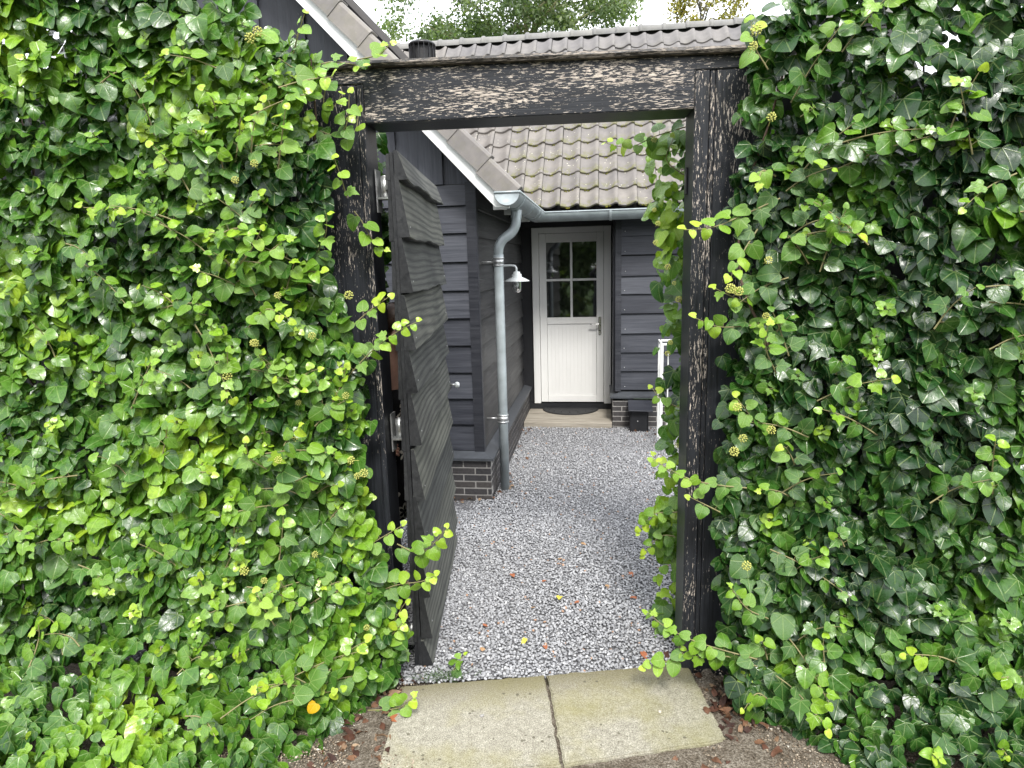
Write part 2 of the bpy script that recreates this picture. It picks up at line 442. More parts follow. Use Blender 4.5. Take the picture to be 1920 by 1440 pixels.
def big_mesh(name, tv, tf, mats, pos, tone=None, uv=None, smooth=True):
    """copies of one triangle template merged with numpy; mats (n,3,3), pos (n,3)"""
    tv = np.asarray(tv, float); tf = np.asarray(tf, int); n = len(pos); nv = len(tv); nf = len(tf)
    V = (np.einsum('nij,vj->nvi', mats, tv) + pos[:, None, :]).reshape(-1, 3)
    Fc = (tf[None] + (np.arange(n) * nv)[:, None, None]).reshape(-1)
    me = bpy.data.meshes.new(name)
    me.vertices.add(n * nv); me.vertices.foreach_set('co', V.astype(np.float32).ravel())
    me.loops.add(n * nf * 3); me.loops.foreach_set('vertex_index', Fc.astype(np.int32))
    me.polygons.add(n * nf); me.polygons.foreach_set('loop_start', (np.arange(n * nf) * 3).astype(np.int32))
    try: me.polygons.foreach_set('loop_total', np.full(n * nf, 3, np.int32))
    except Exception: pass
    me.polygons.foreach_set('use_smooth', np.full(n * nf, smooth))
    if tone is not None:
        at = me.attributes.new('tone', 'FLOAT', 'POINT'); at.data.foreach_set('value', np.repeat(tone, nv).astype(np.float32))
    if uv is not None:
        ul = me.uv_layers.new(name='UVMap'); ul.data.foreach_set('uv', np.tile(np.asarray(uv)[tf.ravel()], (n, 1)).astype(np.float32).ravel())
    me.update(calc_edges=True); me.validate()
    return me
def rand_rot(n):
    q = rng.normal(size=(n, 4)); q /= np.linalg.norm(q, axis=1)[:, None]
    w, x, y, z = q.T
    return np.stack([np.stack([1 - 2 * (y * y + z * z), 2 * (x * y - z * w), 2 * (x * z + y * w)], -1),
                     np.stack([2 * (x * y + z * w), 1 - 2 * (x * x + z * z), 2 * (y * z - x * w)], -1),
                     np.stack([2 * (x * z - y * w), 2 * (y * z + x * w), 1 - 2 * (x * x + y * y)], -1)], 1)
def ico():
    bm = bmesh.new(); bmesh.ops.create_icosphere(bm, subdivisions=1, radius=1)
    bm.verts.ensure_lookup_table(); v = np.array([x.co[:] for x in bm.verts]); f = np.array([[y.index for y in x.verts] for x in bm.faces]); bm.free()
    return v, f

# ================================================================== GROUND
def sheet(name, pts, z, mat):
    o = link(name, mesh(name, [(x, y, z) for x, y in pts], [tuple(range(len(pts)))]), mat)
    return tag(o, kind='structure')
sheet('ground', [(-150, -150), (150, -150), (150, 250), (-150, 250)], -.034, 'lawn')
def soil():
    vs, fs = [], []; xs = np.concatenate([[-6], np.arange(-2.6, 2.2, .025), [6]]); ys = np.concatenate([[-6, -2, 0, 1], np.arange(1.5, 2.9, .025)])
    from mathutils import noise as nz
    for y in ys:
        for x in xs:
            z = -.002 + .004 * nz.noise((x * 6, y * 6, 0)) + .003 * nz.noise((x * 19, y * 19, 3))
            z += .020 * math.exp(-((x + .80) / .16) ** 2 - ((y - 2.0) / .16) ** 2) + .014 * math.exp(-((x + .93) / .07) ** 2) + .012 * math.exp(-((x - .53) / .07) ** 2)
            if y > 2.55 + (x + .9) * .178 and -1.0 < x < .45: z = -.03
            if y > 2.62 and (x < -.95 or x > .5): z = -.03 + max(0, (2.9 - y)) * .05
            vs.append((x, y, z))
    m = len(xs)
    for j in range(len(ys) - 1): fs += [(j * m + i, j * m + i + 1, (j + 1) * m + i + 1, (j + 1) * m + i) for i in range(m - 1)]
    tag(link('footpath', mesh('footpath', vs, fs, True), 'soil'), kind='structure')
soil()
gb_v = [(-4.2, 2.62, -.012), (-.9, 2.62, -.012), (.45, 2.86, -.012), (4.2, 2.9, -.012), (4.2, 6.5, -.012), (-4.2, 6.5, -.012), (4.2, 7.2, .022), (-4.2, 7.2, .022), (4.2, 8.3, .022), (-4.2, 8.3, .022)]
tag(link('gravel_bed', mesh('gravel_bed', gb_v, [(0, 1, 2, 3, 4, 5), (5, 4, 6, 7), (7, 6, 8, 9)]), 'gravelbed'), kind='structure')

# loose chippings (too small and too many to count)
iv, itf = ico()
def stones(name, pos, size, tone, mat, label, cat, flat=.62):
    n = len(pos)
    sc = np.stack([size * rng.uniform(.75, 1.25, n), size * rng.uniform(.65, 1.0, n), size * rng.uniform(.4, flat + .1, n)], -1)
    th = rng.uniform(0, 2 * np.pi, n); tl = rng.normal(0, .35, n); tl2 = rng.normal(0, .35, n)
    c, s_ = np.cos(th), np.sin(th); z = np.zeros(n); o = np.ones(n)
    Rz = np.stack([np.stack([c, -s_, z], -1), np.stack([s_, c, z], -1), np.stack([z, z, o], -1)], 1)
    c, s_ = np.cos(tl), np.sin(tl); Rx = np.stack([np.stack([o, z, z], -1), np.stack([z, c, -s_], -1), np.stack([z, s_, c], -1)], 1)
    c, s_ = np.cos(tl2), np.sin(tl2); Ry = np.stack([np.stack([c, z, s_], -1), np.stack([z, o, z], -1), np.stack([-s_, z, c], -1)], 1)
    mats = np.einsum('nij,njk,nkl->nil', Rz, Rx, Ry) * sc[:, None, :]
    tv = iv * (1 + rng.uniform(-.22, .22, (len(iv), 1)))
    me = big_mesh(name, tv, itf, mats, pos, tone, smooth=False)
    return tag(link(name, me, mat), label, cat, kind='stuff')
def jgrid(x0, x1, y0, y1, d):
    gx, gy = np.meshgrid(np.arange(x0, x1, d), np.arange(y0, y1, d))
    p = np.stack([gx.ravel(), gy.ravel()], -1) + rng.uniform(-.48, .48, (gx.size, 2)) * d
    return p
p = np.concatenate([jgrid(-1.5, .85, 2.55, 4.7, .0142), jgrid(-1.0, 1.1, 4.7, 7.22, .016)])
edge = 2.62 + (p[:, 0] + .9) * .178 - .02
keep = (p[:, 1] > edge) & ~((p[:, 0] < -.87) & (p[:, 1] > 4.96)) & ~((p[:, 1] > 7.19) & (p[:, 0] < .13))
p = p[keep]
dune = .006 * np.sin(p[:, 0] * 3.1 + 1) * np.sin(p[:, 1] * 2.3)
dune = dune + .034 * np.clip((p[:, 1] - 6.5) / .7, 0, 1)
pos = np.c_[p, -.004 + dune + rng.uniform(-.004, .007, len(p))]
tone = np.clip(rng.normal(.47, .14, len(p)), 0, .955)
tone[rng.random(len(p)) < .012] = 1.0
stones('gravel', pos, rng.uniform(.0052, .0104, len(p)), tone, 'stone', 'loose grey stone chippings covering the yard between gate and door', 'gravel')

# small pebbles in the soil in front of the slabs
q = np.concatenate([jgrid(-1.5, 1.3, 1.75, 2.16, .0115), jgrid(-1.3, -.84, 2.1, 2.62, .0125), jgrid(.40, 1.2, 2.1, 2.85, .0125)])
q = q[rng.random(len(q)) < .95]
stones('pebbles', np.c_[q, np.where((q[:, 0] < -.7) & (q[:, 1] < 2.2), .010, .0) + rng.uniform(-.003, .004, len(q))], rng.uniform(.0015, .0060, len(q)), np.clip(rng.normal(.42, .26, len(q)), 0, 1), 'pebble',
       'small brown and white pebbles strewn over the soil before the slabs', 'pebbles')

# concrete slabs
def slab(corners, label):
    bm = bmesh.new(); oc = []
    for i in range(4):
        a, b = Vector(corners[i]), Vector(corners[(i + 1) % 4]); nrm_ = (b - a).orthogonal().normalized()
        for k in range(24):
            t = k / 24; cut = .012 * max(0, 1 - min(t, 1 - t) * 30)
            q_ = a.lerp(b, t) + nrm_ * (random.uniform(-.0022, .0022) - cut * (.6 if i % 2 else .3) - (.006 if random.random() < .06 else 0))
            oc.append((q_.x, q_.y))
    corners = oc
    top = [bm.verts.new((x, y, .012)) for x, y in corners]; bot = [bm.verts.new((x, y, -.04)) for x, y in corners]
    bm.faces.new(top); bm.faces.new(bot[::-1])
    for i in range(len(top)): bm.faces.new((top[i], bot[i], bot[(i + 1) % len(top)], top[(i + 1) % len(top)]))
    bmesh.ops.recalc_face_normals(bm, faces=bm.faces[:])
    bmesh.ops.bevel(bm, geom=[e for e in bm.edges if all(v.co.z > 0 for v in e.verts)], offset=.006, segments=2, affect='EDGES')
    me = bpy.data.meshes.new('slab'); bm.to_mesh(me); bm.free()
    for pl in me.polygons: pl.use_smooth = False
    return tag(link('paving_slab', me, 'concrete'), label, 'paving slab', 'concrete slabs on the threshold')
slab([(-.90, 2.565), (-.845, 2.03), (-.155, 2.165), (-.262, 2.705)], 'concrete slab on the left, in front of the open gate leaf')
slab([(-.248, 2.709), (-.141, 2.17), (.495, 2.365), (.40, 2.86)], 'concrete slab with green algae on the right, touching the right gate post')
for i, (x, y, lab) in enumerate([(-.50, 2.40, 'pale grey pebble lying alone on the left slab'), (.245, 2.50, 'cream pebble on the right slab near its edge')]):
    me = mesh('pb', iv * np.array([.011, .008, .006]), [tuple(f) for f in itf], True)
    tag(link('pebble', me, 'pebble1' if i else 'mortar', None, Matrix.Translation((x, y, .016)) @ Matrix.Rotation(.6 + i, 4, 'Z')), lab, 'pebble')

# ================================================================== HOUSE
house = empty('house', 'black weatherboarded house with grey tiled roofs, brick plinth and white door', 'house')
PT = .032
def clap_me(L, h, tb=.034, tt=.012):
    kk = ('clap', round(L, 3), round(h, 3), tb)
    if kk not in _box:
        b = .003
        prof = [(0, 0), (tb - b, 0), (tb, b), (tt, h - .0015), (0, h - .0015)]
        n = len(prof)
        vs = [(x, y, z) for x in (0, L) for y, z in prof]
        fs = [tuple(range(n)), tuple(range(2 * n - 1, n - 1, -1))] + [(i, i + n, (i + 1) % n + n, (i + 1) % n) for i in range(n)]
        _box[kk] = fixn(mesh('clap', vs, fs))
    return _box[kk]
def clad(parent, o, d, zs, L, mat, tb=.034, split=None):
    """weatherboards; o: right-hand lower corner on the wall face seen from outside, d: direction, zs: board bottoms from top to bottom"""
    for a, b in zip(zs[1:], zs[:-1]):
        segs = [(0, L)]
        if split and random.random() < .5:
            c = random.uniform(.3, .7) * L; segs = [(0, c - .001), (c + .001, L)]
        for s0, s1 in segs:
            oo = Vector(o) + Vector(d) * s0; oo.z = a
            tilt = Matrix.Rotation(random.uniform(-.0025, .0025), 4, 'Y')
            link('weatherboard', mat_copy(clap_me(s1 - s0, b - a, tb), mat), None, parent, frame_mat(oo, d) @ tilt)
YB = 5.03          # wing front wall
XB = -.945         # wing side wall
wing = link('wing_wall', box_me(3.9, 2.0, 2.13, key=False), 'deepblack', house, Matrix.Translation((XB - 3.9 - .03, YB + .03, .36)))
ZF = [2.485, 2.329, 2.123, 1.906, 1.685, 1.469, 1.254, 1.035, .822, .609, .392]
clad(wing, None or (-1.018, YB + .03, 0), (-1, 0, 0), ZF, 2.7, 'clad')
for o in list(wing.children): o.matrix_basis = Matrix.Translation(-Vector(wing.location)) @ o.matrix_basis
def under(parent, o):
    """parent o keeping its world place (parent has only a location)"""
    o.parent = parent; o.matrix_basis = parent.matrix_basis.inverted() @ o.matrix_basis; return o
# gable of upright boards above
gx0, gz0 = -.66, 2.43
def wing_roof_z(x): return gz0 + (gx0 - x) * 1.062 if x > -2.9 else gz0 + (gx0 + 2.9) * 1.062 - (-2.9 - x) * 1.062
x = -1.0; i = 0
while x > -3.6:
    w = random.uniform(.16, .21); y0 = YB + (.0 if i % 2 else .022)
    h0 = max(2.5, wing_roof_z(x) - .16); h1 = wing_roof_z(x - w) - .16
    if i == 0: h0 = 2.5
    pr = [(0, 0), (h0 - 2.49, 0), (h1 - 2.49, w), (0, w)]
    vs = [(a, 0, b) for a, b in pr] + [(a, .022, b) for a, b in pr]
    me = fixn(mesh('gb', vs, [(0, 1, 2, 3), (7, 6, 5, 4)] + [(k, k + 4, (k + 1) % 4 + 4, (k + 1) % 4) for k in range(4)]))
    # local x = up, local z = -X
    mw = Matrix(((0, 0, -1, x), (0, 1, 0, y0 + .004), (1, 0, 0, 2.49), (0, 0, 0, 1)))
    under(wing, link('upright_board', me, 'clad', None, mw))
    x -= w - .006; i += 1
under(wing, box('gable_backing', (-3.7, YB + .05, 2.45), (-.97, YB + .25, 2.62), 'deepblack'))
under(wing, box('corner_board', (-1.017, YB - .012, .385), (XB + .006, YB + .03, 2.50), 'trim'))
# side wall
side = link('side_wall', box_me(.06, 2.95, 2.2, key=False), 'deepblack', house, Matrix.Translation((XB - .09, YB + .031, .40)))
under_list = []
ZS = [2.51, 2.30, 2.095, 1.88, 1.665, 1.45, 1.235, 1.02, .81, .60, .392]
n0 = len(bpy.data.objects)
tmp = empty('tmp')
clad(tmp, (XB - .03, 7.93, 0), (0, -1, 0), ZS, 7.93 - YB - .03, 'clad2', split=True)
for o in list(tmp.children): under(side, o)
bpy.data.objects.remove(tmp)
under(side, box('corner_board', (XB - .03, YB - .010, .386), (XB + .008, YB + .055, 2.52), 'trim'))

# brick plinths
BL, BH, J = .182, .047, .0105
def plinth(name, o, d, L, courses, z0, start=0.0, thick=.09):
    """running-bond bricks over a mortar backing; o right-hand base corner of the face, d running left seen from outside"""
    mwb = frame_mat((o[0], o[1], 0), d)
    base = link(name, box_me(L, thick, z0 + courses * (BH + J) + .06, key=False), 'mortar', house, mwb @ Matrix.Translation((0, -thick - .004, -.06)))
    inv = base.matrix_basis.inverted()
    for c in range(courses):
        s = -(start + (c % 2) * (BL + J) / 2) % (BL + J) - (BL + J)
        z = z0 + c * (BH + J)
        while s < L:
            a, b = max(0, s), min(L, s + BL)
            if b - a > .02:
                me = mat_copy(box_me(round(b - a, 3), .03, BH, .0022), 'brick')
                link('brick', me, None, base, inv @ mwb @ Matrix.Translation((a, -.03 + random.uniform(-.0015, .0015), z)))
            s += BL + J
    return base
plinth('front_plinth', (-.88, 4.95), (-1, 0, 0), 2.4, 6, -.012, .06)
plinth('side_plinth', (-.8795, 7.95), (0, -1, 0), 2.968, 6, -.012, .11)
plinth('rear_plinth', (3.4, 7.224), (-1, 0, 0), 3.27, 6, -.012, .10)
plinth('recess_plinth', (.1300, 7.2275), (0, 1, 0), .70, 6, -.012, .02)
# sloped copings
def coping(name, pts, mat='trim'):
    return link(name, fixn(mesh(name, pts[0], pts[1])), mat, house)
def prism(prof, p0, p1, flip=False):
    n = len(prof); vs = [p0(a, b) for a, b in prof] + [p1(a, b) for a, b in prof]
    return vs, [tuple(range(n)), tuple(range(2 * n - 1, n - 1, -1))] + [(i, i + n, (i + 1) % n + n, (i + 1) % n) for i in range(n)]
cp = [(-.028, .336), (-.028, .356), (.09, .392), (.09, .336)]       # (inward, z)
M['coping'] = plain('dark_coping', (.055, .06, .068), .5, var=.2)
coping('front_coping', prism(cp, lambda a, b: (-.88 - a, 4.95 + a, b), lambda a, b: (-3.3, 4.95 + a, b)), 'coping')
coping('side_coping', prism(cp, lambda a, b: (-.88 - a, 4.95 + a, b), lambda a, b: (-.88 - a, 7.93, b)), 'coping')
coping('rear_coping', prism(cp, lambda a, b: (.13 + a, 7.224 + a, b + .03), lambda a, b: (3.4, 7.224 + a, b + .03)), 'coping')
coping('recess_coping', prism(cp, lambda a, b: (.13 + a, 7.224 + a, b + .03), lambda a, b: (.13 + a, 7.93, b + .03)), 'coping')

# rear wall with the door
YR = 7.30
rear = link('rear_wall', box_me(3.3, .3, 2.1, key=False), 'deepblack', house, Matrix.Translation((.215, YR + .031, .36)))
ZR = [2.345, 2.142, 1.93, 1.716, 1.508, 1.298, 1.084, .872, .662, .452, .425]
ZR = [2.345, 2.142, 1.93, 1.716, 1.508, 1.298, 1.084, .872, .655, .437]
tmp = empty('tmp')
clad(tmp, (3.5, YR + .03, 0), (-1, 0, 0), ZR, 3.5 - .222, 'clad')
for o in list(tmp.children): under(rear, o)
bpy.data.objects.remove(tmp)
nm = lathe_me([(0, .004), (.004, .003), (.005, 0)], 8)
for z in ZR[1:]:
    under(rear, link('nail_head', mat_copy(nm, 'galv'), None, None, Matrix.Translation((.262 + random.uniform(-.006, .006), YR - .001, z + .045)) @ Matrix.Rotation(math.pi / 2, 4, 'X')))
under(rear, box('corner_board', (.158, YR - .02, .43), (.2215, YR + .031, 2.36), 'trim'))
under(rear, box('recess_lining', (.135, YR + .0315, .425), (.214, 7.96, 2.36), 'trim'))
box('soffit', (-.96, 6.95, 2.352), (3.5, 8.1, 2.372), 'deepblack', house)
box('recess_header', (-.95, 7.90, 2.285), (.16, 7.98, 2.3515), 'deepblack', house)
box('recess_trim', (-1.06, 7.932, .06), (-.832, 7.985, 2.34), 'deepblack', house)
box('inner_wall', (-.95, 8.03, 0), (.4, 8.2, 2.4), 'deepblack', house)
box('threshold', (-.93, 7.90, .02), (.16, 7.99, .152), 'deepblack', house)

# deck step
deck = link('step', box_me(1.0, .7, .06, key=False), 'deepblack', house, Matrix.Translation((-.875, 7.222, -.012)))
yy = 7.215
for w in (.235, .232, .215):
    under(deck, box('deck_board', (-.877, yy, .05), (.124, yy + w - .005, .085), 'deck', None, .003)); yy += w
under(deck, box('riser_board', (-.8765, 7.199, -.03), (.1235, 7.2145, .082), 'deck', None, .003))

# ------------------------------------------------------------------ door
door = empty('door'); door.parent = house
YD = 7.95
fl, fr, fb, ft = -.818, .121, .154, 2.283
def dbox(name, x0, x1, z0, z1, y0, y1, par=door, mat='white_shade', bv=.004): return box(name, (x0, y0, z0), (x1, y1, z1), mat, par, bv)
frame = dbox('door_frame', fl, fl + .082, fb, ft, YD - .06, YD + .06)
dbox('door_frame', fr - .084, fr, fb, ft, YD - .06, YD + .06)
dbox('door_frame', fl + .083, fr - .085, ft - .066, ft, YD - .0595, YD + .06)
lx0, lx1, lz0, lz1 = fl + .086, fr - .088, fb + .014, ft - .071
gx_0, gx_1, gz_0, gz_1 = lx0 + .083, lx1 - .083, 1.215, 2.108      # glazed opening
dbox('stile', lx0, gx_0, lz0, lz1, YD - .035, YD + .02)
dbox('stile', gx_1, lx1, lz0, lz1, YD - .035, YD + .02)
dbox('top_rail', gx_0 + .001, gx_1 - .001, gz_1, lz1, YD - .0345, YD + .02)
dbox('lock_rail', gx_0 + .001, gx_1 - .001, 1.135, gz_0, YD - .0345, YD + .02)
dbox('bottom_rail', gx_0 + .001, gx_1 - .001, lz0, lz0 + .088, YD - .0345, YD + .02)
mx = (gx_0 + gx_1) / 2; mz = 1.665
dbox('glazing_bar', mx - .014, mx + .014, gz_0, gz_1, YD - .028, YD + .01)
dbox('glazing_bar', gx_0, mx - .0145, mz - .014, mz + .014, YD - .027, YD + .01)
dbox('glazing_bar', mx + .0145, gx_1, mz - .014, mz + .014, YD - .027, YD + .01)
for a, b in ((gx_0, mx - .014), (mx + .014, gx_1)):
    for c, d in ((gz_0, mz - .014), (mz + .014, gz_1)):
        dbox('pane', a, b, c, d, YD - .012, YD - .004, door, 'pane', 0)
np_ = 13; pw = (gx_1 - gx_0 - .006) / np_
for k in range(np_):
    dbox('panel_board', gx_0 + .003 + k * pw + .0002, gx_0 + .003 + (k + 1) * pw - .0002, lz0 + .09, 1.133, YD - .024, YD + .01, door, 'white_shade', .0006)
dbox('handle_plate', lx1 - .062, lx1 - .028, 1.0, 1.22, YD - .045, YD - .036, door, 'steel', .008)
hp = (lx1 - .045, YD - .05)
hd = tube('handle', smooth_pts([(hp[0], YD - .045, 1.135), (hp[0] - .003, YD - .085, 1.135), (hp[0] - .03, YD - .095, 1.134), (hp[0] - .115, YD - .092, 1.132)], 14), .0085, 'steel', door)
link('keyhole', mat_copy(lathe_me([(0, .003), (.008, .0025), (.009, 0)], 12), 'blackmetal'), None, door, Matrix.Translation((hp[0], YD - .0455, 1.055)) @ Matrix.Rotation(math.pi / 2, 4, 'X'))

# ------------------------------------------------------------------ main roof
PH = R(47); EY, EZ = 7.0, 2.42; RW, RD, ROWS = .1985, .255, 12
roof = link('main_roof', mesh('underlay', [(-3.2, EY + .06, EZ - .05), (3.6, EY + .06, EZ - .05), (3.6, EY + .06 + 3.05 * math.cos(PH), EZ - .05 + 3.05 * math.sin(PH)), (-3.2, EY + .06 + 3.05 * math.cos(PH), EZ - .05 + 3.05 * math.sin(PH)),
    (3.6, 11.4, 2.4), (-3.2, 11.4, 2.4)], [(0, 1, 2, 3), (3, 2, 4, 5)]), 'underlay', house)
def tile_prof(n=12):
    out = []
    for i in range(n + 1):
        u = i / n
        if u < .76: h = .03 * (1 - math.sin(math.pi * u / .76)) - .014 * (1 - u) ** 5
        else: h = .03 + .012 * math.sin(math.pi * (u - .76) / .26)
        out.append((u * (RW - .0035), h))
    return out
def tile_me():
    pr = tile_prof(); n = len(pr); L = RD + .03
    vs = [(x, 0, h + .006) for x, h in pr] + [(x, 0, h + .026) for x, h in pr] + [(x, .006, h + .030) for x, h in pr] + [(x, L, h + .006) for x, h in pr]
    fs = []
    for r in range(3):
        fs += [(r * n + i, r * n + i + 1, (r + 1) * n + i + 1, (r + 1) * n + i) for i in range(n - 1)]
    fs += [(n - 1, 4 * n - 1, 3 * n - 1, 2 * n - 1)]
    me = mesh('tile', vs, fs, True)
    for p in me.polygons[:2 * (n - 1)]: p.use_smooth = False
    return me
TM = tile_me(); TMa = mat_copy(TM, 'tile'); TMb = mat_copy(TM, 'tile_top')
def tile_mw(c, r):
    s = r * RD
    return Matrix.Translation((-.613 + c * RW, EY + s * math.cos(PH), EZ + s * math.sin(PH))) @ Matrix.Rotation(PH, 4, 'X') @ Matrix.Rotation(random.uniform(-.012, .012), 4, 'Z') @ Matrix.Rotation(random.uniform(-.02, .02), 4, 'Y') @ Matrix.Translation((0, random.uniform(-.004, .004), random.uniform(-.003, .003)))
hid = []
for r in range(ROWS):
    for c in range(-11, 16):
        vis = (r <= 6 and -2 <= c <= 6) or (r >= 9 and -7 <= c <= 14)
        # the wing roof covers the left of the lower rows
        xt = -.613 + (c + 1) * RW; yt, zt = EY + r * RD * math.cos(PH), EZ + r * RD * math.sin(PH)
        if xt < gx0 and zt < wing_roof_z(xt) - .12: continue
        if vis: link('roof_tile', TMa if r < 8 else TMb, None, roof, tile_mw(c, r))
        else: hid.append((TM, tile_mw(c, r)))
tag(join_me('roof_tiles', hid, 'tile', roof, True), kind='stuff')
# ridge
rl = .292; ry, rz = EY + (ROWS * RD + .15) * math.cos(PH), EZ + (ROWS * RD + .15) * math.sin(PH)
def ridge_me():
    vs, fs = [], []; n = 10
    secs = [(0, .105), (.012, .118), (.045, .118), (.055, .102), (rl + .015, .095)]
    for xx, r_ in secs:
        for k in range(n + 1):
            a = math.pi * (k / n) * 1.1 - math.pi * .05; vs.append((xx, -r_ * math.cos(a), r_ * .82 * math.sin(a)))
    for i in range(len(secs) - 1):
        for k in range(n): fs.append((i * (n + 1) + k, i * (n + 1) + k + 1, (i + 1) * (n + 1) + k + 1, (i + 1) * (n + 1) + k))
    return mesh('ridge', vs, fs, True)
RM = mat_copy(ridge_me(), 'ridge')
for k in range(-9, 14):
    link('ridge_tile', RM, None, roof, Matrix.Translation((-.1 + k * rl, ry + .03, rz - .02 + random.uniform(-.003, .003))))
box('ridge_board', (-3.0, ry + .0, rz - .14), (3.6, ry + .06, rz - .02), 'underlay', roof)
# moss cushions in the laps of the lower rows
mp, msz = [], []
for r in range(0, 7):
    for c in range(-2, 7):
        if random.random() < .75:
            for _ in range(random.randint(3, 9)):
                u = random.gauss(.40, .11); s = r * RD - random.uniform(.0, .014)
                hh = .03 * (1 - math.sin(math.pi * max(0, min(.76, u)) / .76)) + .018 - (0 if r == 0 else .006)
                mp.append((-.613 + (c + u) * RW, EY + s * math.cos(PH) - hh * math.sin(PH), EZ + s * math.sin(PH) + hh * math.cos(PH))); msz.append(random.uniform(.004, .010))
mp = np.array(mp); msz = np.array(msz)
tag(link('moss', big_mesh('moss', iv, itf, rand_rot(len(mp)) * (msz[:, None, None] * np.array([1.2, .9, .8])), mp, rng.random(len(mp)), smooth=True), 'moss', roof), kind='stuff')

# ------------------------------------------------------------------ wing roof, verge, bargeboard
wr = empty('wing_roof'); wr.parent = house
sl_dir = Vector((-1, 0, 1.062)).normalized()
def wp(s, y, up=0.0):
    n_ = Vector((1.062, 0, 1)).normalized()
    return Vector((gx0, y, gz0)) + sl_dir * s + n_ * up
RLN = (2.9 + gx0) / (1 / math.sqrt(1 + 1.062 ** 2))
rv = [wp(-.02, 4.84, -.02), wp(RLN, 4.84, -.02), wp(RLN, 8.9, -.02), wp(-.02, 7.05, -.02), wp(RLN, 4.84, -.06), wp(-.02, 4.84, -.06), wp(-.02, 7.05, -.06), wp(RLN, 8.9, -.06),
      Vector((-5.1, 4.8, 2.43)), Vector((-5.1, 8.9, 2.43))]
link('slope_board', fixn(mesh('slope', rv, [(0, 1, 2, 3), (5, 4, 7, 6), (0, 5, 6, 3), (0, 1, 4, 5), (1, 8, 9, 2)])), 'verge', wr)
bd = link('bargeboard', fixn(mesh('barge', *prism([(.0, -.03), (-.06, -.045), (-.115, -.10), (-.035, -.165), (RLN + .1, -.165), (RLN + .1, -.03)],
      lambda a, b: wp(a, 4.80, b), lambda a, b: wp(a, 4.83, b)))), 'white', wr)
def verge_me(L=.305):
    # x along slope (up), y away from the viewer, z up from the slope
    prof = [(0, -.085), (0, .04), (.008, .058), (.03, .066), (.13, .066), (.13, .03), (.02, .03), (.02, -.085)]
    vs = []; n = len(prof)
    secs = [(0, 0.), (.004, .004), (L, -.012)]
    for xx, dz in secs:
        for y_, z_ in prof: vs.append((xx, y_ + (.0 if xx < L else .006), z_ + dz))
    fs = [tuple(range(n))[::-1], tuple(range(2 * n, 3 * n))]
    for i in range(2): fs += [(i * n + k, i * n + (k + 1) % n, (i + 1) * n + (k + 1) % n, (i + 1) * n + k) for k in range(n)]
    return fixn(mesh('verge', vs, fs))
VM = mat_copy(verge_me(), 'verge')
n_up = Vector((1.062, 0, 1)).normalized()
k = 0
while k * .30 < RLN - .1:
    o_ = wp(-.075 + k * .30, 4.765, .0 + (.003 if k % 2 else 0)); x_ = sl_dir; z_ = n_up; y_ = Vector((0, 1, 0))
    link('verge_tile', VM, None, wr, Matrix(((x_.x, y_.x, z_.x, o_.x), (x_.y, y_.y, z_.y, o_.y), (x_.z, y_.z, z_.z, o_.z), (0, 0, 0, 1)))); k += 1
for k in range(5):      # first tiles of the slope behind the verge, along the eave
    link('eave_tile', VM, None, wr, Matrix.Translation((gx0 - .0, 4.92 + k * .42, gz0 - .015)) @ Matrix.Rotation(math.pi / 2, 4, 'Z') @ Matrix.Scale(1.0, 4))
wr.children[-1]
for o in [c for c in wr.children if c.name.startswith('eave_tile')]: bpy.data.objects.remove(o)
# rafter feet under the eave
for yy in (4.98, 5.55, 6.12, 6.6):
    box('rafter_foot', (-.80, yy, 2.285), (-.70, yy + .05, 2.345), 'white', wr)
# dark panel standing off the slope
a0, a1 = .98, RLN - .05
pv = [wp(a0, 5.0, .075), wp(a1, 5.0, .075), wp(a1, 6.6, .075), wp(a0, 6.6, .075), wp(a0, 5.0, .122), wp(a1, 5.0, .122), wp(a1, 6.6, .122), wp(a0, 6.6, .122)]
kv = [wp(a0 + .02, 5.03, -.02), wp(a1, 5.03, -.02), wp(a1, 6.5, -.02), wp(a0 + .02, 6.5, -.02), wp(a0 + .02, 5.03, .0745), wp(a1, 5.03, .0745), wp(a1, 6.5, .0745), wp(a0 + .02, 6.5, .0745)]
link('panel_gap_shade', fixn(mesh('pgap', kv, [(0, 1, 2, 3), (4, 5, 6, 7), (0, 1, 5, 4), (1, 2, 6, 5), (2, 3, 7, 6), (3, 0, 4, 7)])), 'deepblack', wr)  # black infill standing in for the shadow in the gap under the panel
link('roof_panel', fixn(mesh('panel', pv, [(0, 1, 2, 3), (4, 5, 6, 7), (0, 1, 5, 4), (1, 2, 6, 5), (2, 3, 7, 6), (3, 0, 4, 7)])), 'panel', wr)
# flue with slotted cap
fx, fy = -1.55, 6.0
fl_ = link('flue', lathe_me([(.06, 3.2), (.06, 3.66), (.115, 3.665), (.118, 3.675), (.118, 3.69), (.05, 3.695), (.05, 3.87)], 28), 'blackmetal', house, Matrix.Translation((fx, fy, -.06)))
link('cap', lathe_me([(0, .012), (.11, .010), (.118, 0), (.118, -.012), (.0, -.012)], 28), 'blackmetal', fl_, Matrix.Translation((0, 0, 3.845)))
for k in range(16):
    a = 2 * math.pi * k / 16
    link('slat', mat_copy(box_me(.016, .004, .155), 'blackmetal'), None, fl_, Matrix.Rotation(a, 4, 'Z') @ Matrix.Translation((.102, -.002, 3.684)))
link('inner_drum', lathe_me([(.088, 3.70), (.088, 3.82)], 24), 'rubber', fl_)

